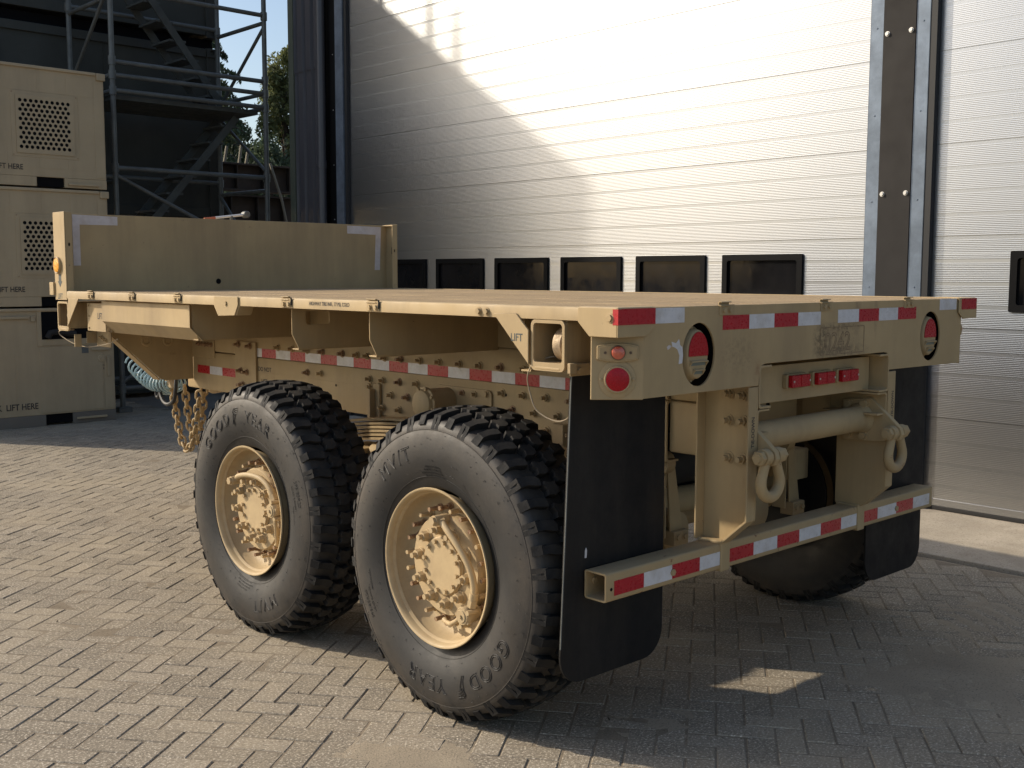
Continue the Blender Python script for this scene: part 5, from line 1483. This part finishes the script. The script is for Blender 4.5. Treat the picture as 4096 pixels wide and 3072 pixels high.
# ------------------------------------------------------------------ stacked generator boxes
GY = 9.82
GX0, GX1 = 0.40, 2.615
def txt_front(body, size, xr, z, parent, y=GY, m=None, right=True, stretch=0.95):
    me = text_mesh('stencil_lettering', body, size, m or M['stencil'], lambda a, b, t: (a, y - 0.0036 + t * 0.2, z + b), align='RIGHT' if right else 'LEFT', stretch=stretch)
    for v in me.vertices: v.co.x += xr
    return place('stencil_lettering', me, parent)
def vent_panel(x0, x1, z0, z1, parent, hx, hz, cols, rows, dx, dzv):
    MB().box(x0 - 0.045, x1 + 0.048, GY - 0.006, GY - 0.0002, z0 - 0.038, z1 + 0.036).build('vent_frame', M['generator'], parent, None, 0.003)
    loops = [rrect(x0, x1, z0, z1, 0.004, 2)]
    for r in range(rows):
        for c_ in range(cols - (r % 2)):
            loops.append(ell(hx + dx * c_ + (dx / 2 if r % 2 else 0), hz - dzv * r, 0.0195, 0.0195, 12))
    me = curve_mesh('vent_grille', loops, 0.006, M['generator'], lambda a, b, t: (a, GY - 0.0135 + t, b))
    place('vent_grille', me, parent)
    MB().box(x0 + 0.01, x1 - 0.01, GY - 0.0098, GY - 0.0064, z0 + 0.01, z1 - 0.01).build('vent_dark', M['dark'], parent, None)
    for x_, z_ in ((x0 - 0.03, z0 - 0.02), (x1 + 0.03, z0 - 0.02), (x0 - 0.03, z1 + 0.02), (x1 + 0.03, z1 + 0.02)):
        MB().lathe([(-0.006, 0.006), (-0.010, 0.005)], 8, 1, c=(x_, GY, z_)).build('rivet', M['bolt'], parent)
def generator(z0, k, label):
    z1 = z0 + 1.262
    g_ = empty('generator', ((GX0 + GX1) / 2, GY + 0.5, z0)); tag(g_, label, 'generator', 'stacked generator boxes')
    xr = GX1 + (0.02 if k == 0 else 0)
    MB().box(GX0, xr, GY, GY + 1.15, z0 + 0.12, z1).build('body', M['generator'], g_, None, 0.006)
    # base skid with fork pockets
    b = MB(); xs = [GX0, 0.62, 0.92, 1.862, 2.155, xr]
    for q in range(0, 6, 2): b.box(xs[q], xs[q + 1], GY - 0.004, GY + 1.15, z0 + (0.0 if k == 0 else 0.02), z0 + 0.1195)
    b.box(GX0, xr, GY + 0.3, GY + 1.149, z0 + 0.022, z0 + 0.1)
    b.build('skid', M['generator'] if k else M['ground'], g_, None, 0.003)
    MB().box(0.62, 2.155, GY + 0.02, GY + 0.025, z0 + 0.02, z0 + 0.12).build('fork_pocket', M['dark'], g_, None)
    MB().box(2.19, 2.525, GY - 0.03, GY - 0.0045, z0 + 0.045, z0 + 0.068).build('step_rail', M['generator'], g_, None, 0.004)
    MB().box(GX0 - 0.01, xr - 0.09, GY - 0.022, GY + 0.02, z1 - 0.028, z1 + 0.004).build('top_rail', M['generator'], g_, None, 0.006)
    MB().box(xr - 0.085, xr + 0.012, GY - 0.03, GY + 0.10, z1 - 0.075, z1 + 0.002).build('corner_casting', M['generator'], g_, None, 0.008)
    # panel seams as thin raised doors
    for xa, xb_ in ((1.20, 1.56), (1.575, 1.885), (1.90, 2.19), (2.205, xr - 0.13)):
        if k != 1 or True:
            MB().box(xa, xb_, GY - 0.0022, GY - 0.0003, z0 + 0.21, z0 + 0.47 if k else z0 + 0.80).build('seam_panel', M['generator'], g_, None)
            if k: MB().box(xa, xb_, GY - 0.0022, GY - 0.0003, z0 + 1.0, z1 - 0.06).build('seam_panel', M['generator'], g_, None)
    MB().box(xr - 0.115, xr - 0.012, GY - 0.004, GY - 0.0003, z0 + 0.14, z1 - 0.08).build('edge_stile', M['generator'], g_, None, 0.001)
    if k:
        zz = z0 + 0.36
        vent_panel(1.668, 2.275, z0 + 0.357, z0 + 0.957, g_, 1.716, z0 + 0.898, 10, 11, 0.0555, 0.0477)
        txt_front('LIFT HERE', 0.078, 1.728 if k == 2 else 1.697, z0 + (0.185 if k == 2 else 0.175), g_, stretch=0.85)
    else:
        # opening with pipe, access door, latch and lettering
        MB().box(1.846, 2.585, GY - 0.004, GY - 0.001, 0.93, 1.226).build('opening', M['dark'], g_, None)
        MB().tube([(1.90, GY - 0.03, 0.945), (1.93, GY - 0.03, 1.0), (2.0, GY - 0.03, 1.01), (2.2, GY - 0.03, 0.98)], 0.035, 12).build('exhaust_pipe', M['column'], g_)
        b = MB()
        for xa, xb_, za, zb_ in ((1.80, 1.846, 0.86, 1.25), (1.846, 2.60, 0.865, 0.929), (1.846, 2.60, 1.227, 1.25), (2.586, 2.60, 0.93, 1.226)): b.box(xa, xb_, GY - 0.012, GY - 0.0005, za, zb_)
        b.build('opening_frame', M['generator'], g_, None, 0.002)
        MB().box(1.82, 2.50, GY - 0.007, GY - 0.0005, 0.14, 0.845).build('access_door', M['generator'], g_, None, 0.002)
        MB().box(2.37, 2.575, GY - 0.03, GY - 0.0075, 0.79, 0.825).build('door_handle', M['generator'], g_, None, 0.005)
        MB().box(2.27, 2.345, GY - 0.010, GY - 0.0075, 0.765, 0.845).build('data_plate', M['scaffold'], g_, None)
        MB().lathe([(-0.008, 0.045), (-0.016, 0.04), (-0.016, 0.02), (-0.024, 0.018)], 20, 1, c=(2.49, GY, 0.70)).build('latch', M['generator'], g_)
        MB().box(2.545, 2.575, GY - 0.03, GY - 0.004, 0.50, 0.72).build('hinge', M['generator'], g_, None, 0.004)
        txt_front('FORK  LIFT HERE', 0.092, 1.785, 0.192, g_, stretch=0.82)
        txt_front('USE NOT', 0.030, 2.54, 0.61, g_); txt_front('LOCKED', 0.030, 2.54, 0.575, g_)
        MB().box(1.42, 1.72, GY - 0.03, GY - 0.004, 1.155, 1.185).build('lid_bar', M['generator'], g_, None, 0.006)
        MB().box(1.735, 1.78, GY - 0.026, GY - 0.004, 1.125, 1.185).build('lid_latch', M['generator'], g_, None, 0.006)
    return g_
generator(0.0, 0, 'bottom tan generator box of the stack with a dark opening and access door')
generator(1.266, 1, 'middle tan generator box of the stack, partly hidden behind the headboard')
generator(2.532, 2, 'topmost tan generator box of the stack with a full round-hole vent')

# ------------------------------------------------------------------ dark container stack behind the scaffold
CX0, CX1, CY0, CY1 = -0.12, 5.19, 12.02, 14.4
def container(z0, h, label, x0=CX0):
    c_ = empty('container', ((x0 + CX1) / 2, (CY0 + CY1) / 2, z0)); tag(c_, label, 'container', 'dark containers behind the scaffold')
    MB().box(x0 + 0.05, CX1 - 0.05, CY0 + 0.03, CY1 - 0.03, z0 + 0.13, z0 + h - 0.02).build('body', M['container'], c_, None, 0.004)
    for za, zb_ in ((z0 + 0.03, z0 + 0.16), (z0 + h - 0.12, z0 + h - 0.01)):
        b = MB(); b.box(x0 + 0.17, CX1 - 0.17, CY0, CY0 + 0.08, za, zb_); b.box(CX1 - 0.08, CX1, CY0 + 0.17, CY1 - 0.17, za, zb_)
        b.build('rail', M['container'], c_, None, 0.006)
    for x_ in (x0, CX1 - 0.165):
        for z_ in (z0, z0 + h - 0.12):
            b = plate('corner_casting', [rrect(x_, x_ + 0.165, z_, z_ + 0.12, 0.01, 2), rrect(x_ + 0.05, x_ + 0.115, z_ + 0.03, z_ + 0.095, 0.02, 3)], 0.02, 'xz', CY0 - 0.002, M['container'], c_, 0.003)
            MB().box(x_, x_ + 0.165, CY0 + 0.0085, CY0 + 0.16, z_, z_ + 0.12).build('casting_block', M['container'], c_, None)
        MB().box(x_ + 0.005, x_ + 0.16, CY0 + 0.006, CY0 + 0.14, z0 + 0.121, z0 + h - 0.121).build('corner_post', M['container'], c_, None, 0.006)
    for k in range(3):
        x_ = x0 + 1.1 + 1.3 * k
        MB().box(x_, x_ + 0.012, CY0 + 0.018, CY0 + 0.029, z0 + 0.17, z0 + h - 0.13).build('panel_seam', M['container'], c_, None)
    return c_
container(0.0, 2.36, 'lowest dark green container behind the scaffold stair')
container(2.38, 2.34, 'dark green container at the second level behind the scaffold')
ct_ = container(4.86, 2.62, 'topmost dark green container cut off by the top of the picture')
for x_, h_ in ((1.34, 1.9), (1.06, 1.7)): MB().cyl((x_, 12.1, 7.46), (x_, 12.1, 7.46 + h_), 0.035, 10).build('vent_pipe', M['container'], ct_)
MB_ = MB(); MB_.box(CX0 + 0.05, CX1 - 0.015, CY0 + 0.12, CY1 - 0.1, 4.722, 4.858)  # added dark block: stands for the shade in the gap and closes off the sky
o = MB_.build('gap_shade_block', M['dark']); tag(o, 'dark block put in the gap between the stacked containers to stand for its shade', 'timber')

# ------------------------------------------------------------------ scaffold tower
S = empty('scaffold_tower', (4.0, 11.0, 0)); tag(S, 'grey tube scaffold tower with stairs beside the dark containers', 'scaffold')
SX0, SX1, SY0, SY1 = 2.99, 4.99, 10.44, 11.65
sc = M['scaffold']
def tubep(p0, p1, r=0.028, name='ledger', m=None): return MB().cyl(p0, p1, r, 12).build(name, m or sc, S)
for x_ in (SX0, SX1):
    for y_ in (SY0, SY1):
        tubep((x_, y_, 0.06), (x_, y_, 7.2), 0.0305, 'standard')
        MB().box(x_ - 0.08, x_ + 0.08, y_ - 0.08, y_ + 0.08, 0.0, 0.06).build('base_plate', sc, S, None, 0.004)
        for z_ in (0.28, 1.2, 1.9, 2.86, 3.74, 3.92, 4.08, 4.88, 6.0):
            MB().cyl((x_, y_, z_ - 0.05), (x_, y_, z_ + 0.05), 0.042, 12).build('coupler', sc, S)
for z_ in (0.28, 2.86, 3.745, 3.918, 4.07, 4.89, 6.0):
    tubep((SX0, SY0, z_), (SX1, SY0, z_))
    if z_ in (0.28, 2.86, 3.745, 4.89): tubep((SX0, SY1, z_), (SX1, SY1, z_))
for z_ in (0.28, 2.70, 3.74, 3.92, 4.80): 
    for x_ in (SX0, SX1): tubep((x_, SY0, z_), (x_, SY1, z_), 0.026, 'transom')
# platform boards
for k in range(4):
    MB().box(SX0 + 0.05, SX1 - 0.05, SY0 + 0.1 + 0.27 * k, SY0 + 0.36 + 0.27 * k, 3.66, 3.715).build('platform_board', M['scaffold_dark'], S, None, 0.004)
# braces
tubep((SX0, SY0, 4.95), (SX0, SY1, 3.95), 0.022, 'brace')
tubep((SX1, SY0, 4.75), (SX1, SY1, 3.85), 0.022, 'brace')
tubep((SX0, SY0, 2.78), (SX1 - 0.6, SY0, 2.12), 0.024, 'brace')
tubep((SX1 - 0.02, SY0, 2.95), (SX1 - 0.02, SY1, 3.75), 0.022, 'brace')
tubep((SX1 - 0.02, SY0 , 1.6), (SX1 - 0.02, SY1, 2.7), 0.022, 'brace')
tubep((SX0, SY0, 0.35), (SX1, SY0, 1.6), 0.022, 'brace')
# stairs: upper flight descends to the right, lower flight to the left
def flight(xa, za, xb, zb_, y_, n):
    f_ = empty('stair_flight', ((xa + xb) / 2, y_, (za + zb_) / 2), S)
    for dy in (0.0, 0.52):
        b = MB(); d = Vector((xb - xa, zb_ - za)).normalized(); nn = Vector((-d.y, d.x)) * 0.045
        b.prism([(xa - nn.x, za - nn.y), (xb - nn.x, zb_ - nn.y), (xb + nn.x, zb_ + nn.y), (xa + nn.x, za + nn.y)], 1, y_ + dy, y_ + dy + 0.025)
        b.build('stringer', M['scaffold_dark'], f_, None)
    for k in range(n):
        t = (k + 0.5) / n
        x_ = xa + (xb - xa) * t; z_ = za + (zb_ - za) * t
        MB().box(x_ - 0.11, x_ + 0.11, y_ + 0.026, y_ + 0.519, z_ - 0.015, z_ + 0.01).build('tread_step', M['scaffold_dark'], f_, None)
    return f_
flight(3.30, 5.45, 4.60, 3.78, 10.85, 8)
flight(4.72, 3.62, 3.20, 1.85, 10.70, 8)

# ------------------------------------------------------------------ stacked bridge girders beyond
def girder(x0, x1, y0, z0, h, label, tilt=0.0):
    g_ = empty('steel_girder', ((x0 + x1) / 2, y0, z0)); tag(g_, label, 'girder', 'stacked steel girders')
    b = MB(); b.box(x0, x1, y0 + 0.12, y0 + 0.14, z0, z0 + h); b.build('web', M['girder'], g_, None)
    for za in (z0, z0 + h - 0.03): MB().box(x0, x1, y0, y0 + 0.26, za, za + 0.03).build('flange', M['girder'], g_, None, 0.004)
    k = x0 + 0.2
    while k < x1:
        MB().box(k, k + 0.015, y0 + 0.02, y0 + 0.12, z0 + 0.03, z0 + h - 0.03).build('stiffener', M['girder'], g_, None); k += 0.5
    return g_
girder(5.6, 10.5, 14.6, 0.25, 0.78, 'lowest brown steel girder of the pile behind the scaffold')
girder(5.6, 10.5, 14.55, 1.06, 0.78, 'second brown steel girder of the pile, counted from the ground')
girder(5.6, 10.5, 14.5, 1.87, 0.56, 'third brown steel girder of the pile with a hanging strap')
girder(5.6, 10.5, 14.62, 2.46, 0.50, 'fourth brown steel girder of the pile below the tied one')
girder(6.2, 10.5, 14.58, 3.02, 0.46, 'topmost brown steel girder with pale upright pins')
pins = [(6.55, 0.20), (6.68, 0.26), (6.95, 0.30), (7.08, 0.26)]
for k, (x_, h_) in enumerate(pins):
    o = MB().cyl((x_, 14.62, 3.48), (x_ + 0.05, 14.62, 3.48 + h_), 0.025, 8).build('girder_pin', M['strap']); tag(o, ('leftmost', 'second', 'third', 'rightmost')[k] + ' pale upright pin on the topmost girder', 'pin', 'pale pins on the girder')
MB().box(6.0, 10.3, 14.5, 14.95, 0.0, 0.25).build('bearer', M['bark'])
bpy.data.objects['bearer']['label'] = 'dark timber bearer under the pile of girders'; bpy.data.objects['bearer']['category'] = 'timber'
st = MB().tube([(7.45, 14.47, 3.5), (7.62, 14.40, 2.9), (7.70, 14.38, 2.5), (7.72, 14.38, 2.05)], 0.022, 6).build('lashing_strap', M['strap']); tag(st, 'pale webbing strap hanging over the girder pile', 'strap')

# ------------------------------------------------------------------ marker pole behind the headboard
mp = empty('marker_pole', (1.5, 5.2, 0)); tag(mp, 'white and orange marker pole with a round end just above the headboard', 'pole')
MB().cyl((1.354, 5.2, 2.030), (1.44, 5.2, 2.041), 0.010, 10).build('orange_end', M['orange'], mp)
MB().cyl((1.4405, 5.2, 2.0411), (1.675, 5.2, 2.072), 0.010, 10).build('white_tube', M['white'], mp)
MB().lathe([(-0.03, 0.02), (-0.024, 0.026), (0.02, 0.026), (0.022, 0.02)], 18, 1, c=(1.69, 5.2, 2.074)).build('round_end', M['scaffold'], mp)
MB().cyl((1.572, 5.2, 0.0), (1.572, 5.2, 2.06), 0.012, 8).build('post', M['scaffold'], mp)
MB().box(1.45, 1.70, 5.08, 5.32, 0.0, 0.02).build('foot', M['scaffold'], mp, None, 0.003)

# ------------------------------------------------------------------ trees beyond the yard
def leaf_cloud(name, pts, size, m, parent, seed, droop=0.0):
    r_ = np.random.default_rng(seed)
    n = len(pts); P = np.asarray(pts)
    a = r_.normal(size=(n, 3)); a /= np.linalg.norm(a, axis=1)[:, None]
    b = np.cross(a, r_.normal(size=(n, 3))); b /= np.linalg.norm(b, axis=1)[:, None]
    if droop: a = a * [1, 1, 0.4] + [0, 0, -droop]; a /= np.linalg.norm(a, axis=1)[:, None]
    s = size * r_.uniform(0.6, 1.4, n)[:, None]
    V = np.stack([P - a * s, P + b * s * 0.42, P + a * s, P - b * s * 0.42], 1).reshape(-1, 3)
    F = np.arange(4 * n).reshape(-1, 4)
    me = bpy.data.meshes.new(name); me.from_pydata(V.tolist(), [], F.tolist()); me.materials.append(m)
    at = me.attributes.new("tint", 'FLOAT', 'POINT'); at.data.foreach_set("value", np.repeat(r_.random(n), 4)); me.update()
    return place(name, me, parent)
def broad_tree(x, y, h, rad, label, seed, m, n=9000, spike=0.0):
    t = empty('tree', (x, y, 0)); tag(t, label, 'tree', 'trees beyond the yard')
    r_ = np.random.default_rng(seed)
    tr = MB().tube([(x, y, 0), (x + 0.1, y, h * 0.4), (x, y, h * 0.85)], [0.22, 0.15, 0.04], 10)
    cl = []
    for k in range(80):
        zf = r_.uniform(0.14, 1.0); rr = rad * (math.sin(PI * min(1, zf * 0.93 + 0.05)) ** 0.6) * (1 - spike * zf)
        a = r_.uniform(0, 2 * PI); q = r_.uniform(0.35, 1.0)
        c_ = np.array([x + rr * q * math.cos(a), y + rr * q * math.sin(a), h * zf])
        cl.append((c_, r_.uniform(0.35, 1.0) * rad * 0.27))
        if k % 2 == 0: tr.tube([(x, y, h * zf * 0.75), (c_[0] * 0.5 + x * 0.5, c_[1] * 0.5 + y * 0.5, h * zf * 0.9), tuple(c_)], [0.07, 0.04, 0.012], 6)
    tr.build('trunk', M['bark'], t)
    pts = []
    for c_, s in cl:
        m_ = n // len(cl)
        d = r_.normal(size=(m_, 3)); d /= np.linalg.norm(d, axis=1)[:, None]
        pts.append(c_ + d * (s * r_.uniform(0.2, 1, (m_, 1)) ** 0.45) * [1, 1, 1.15])
    leaf_cloud('crown', np.concatenate(pts), 0.075, m, t, seed)
    return t
def conifer(x, y, h, rad, label, seed):
    t = empty('tree', (x, y, 0)); tag(t, label, 'tree', 'trees beyond the yard')
    r_ = np.random.default_rng(seed)
    tr = MB().tube([(x, y, 0), (x, y, h * 0.97)], [0.25, 0.03], 10)
    pts = []
    for k in range(70):
        zf = 0.12 + 0.86 * k / 70; a = k * 2.4; ln = rad * (1 - zf) ** 0.75 * r_.uniform(0.8, 1.15) + 0.15
        dx, dy = math.cos(a), math.sin(a)
        br = [(x + dx * ln * q, y + dy * ln * q, h * zf + 0.35 * ln * (q - 1.5 * q * q)) for q in (0, 0.4, 0.7, 1.0)]
        tr.tube(br, [0.05, 0.03, 0.02, 0.01], 5)
        m_ = int(40 + 90 * ln)
        q = r_.uniform(0.15, 1.0, m_)
        w_ = (r_.uniform(-1, 1, m_)) * 0.28 * (1.1 - q) * ln
        pts.append(np.stack([x + dx * ln * q - dy * w_, y + dy * ln * q + dx * w_, h * zf + 0.35 * ln * (q - 1.5 * q * q) - r_.uniform(0, 0.22, m_)], -1))
    tr.build('trunk', M['bark'], t)
    leaf_cloud('crown', np.concatenate(pts), 0.10, M['leaf2'], t, seed, droop=0.9)
    return t
conifer(15.7, 32.0, 9.7, 3.3, 'dark drooping conifer rising behind the scaffold', 3)
broad_tree(18.9, 32.5, 9.3, 2.3, 'tall light green tree close to the warehouse corner', 5, M['leaf'], 26000, 0.6)
broad_tree(17.0, 34.0, 8.0, 2.6, 'rounder green tree between the conifer and the tall tree', 8, M['leaf'], 26000, 0.5)
broad_tree(16.4, 30.0, 5.6, 2.6, 'low dark shrubby tree just above the girder pile', 9, M['leaf2'], 22000)
broad_tree(21.2, 33.5, 9.0, 2.8, 'tree mostly hidden behind the warehouse corner', 12, M['leaf'], 9000, 0.2)
broad_tree(12.6, 33.0, 7.5, 2.8, 'tree mostly hidden behind the dark containers', 13, M['leaf2'], 9000, 0.2)
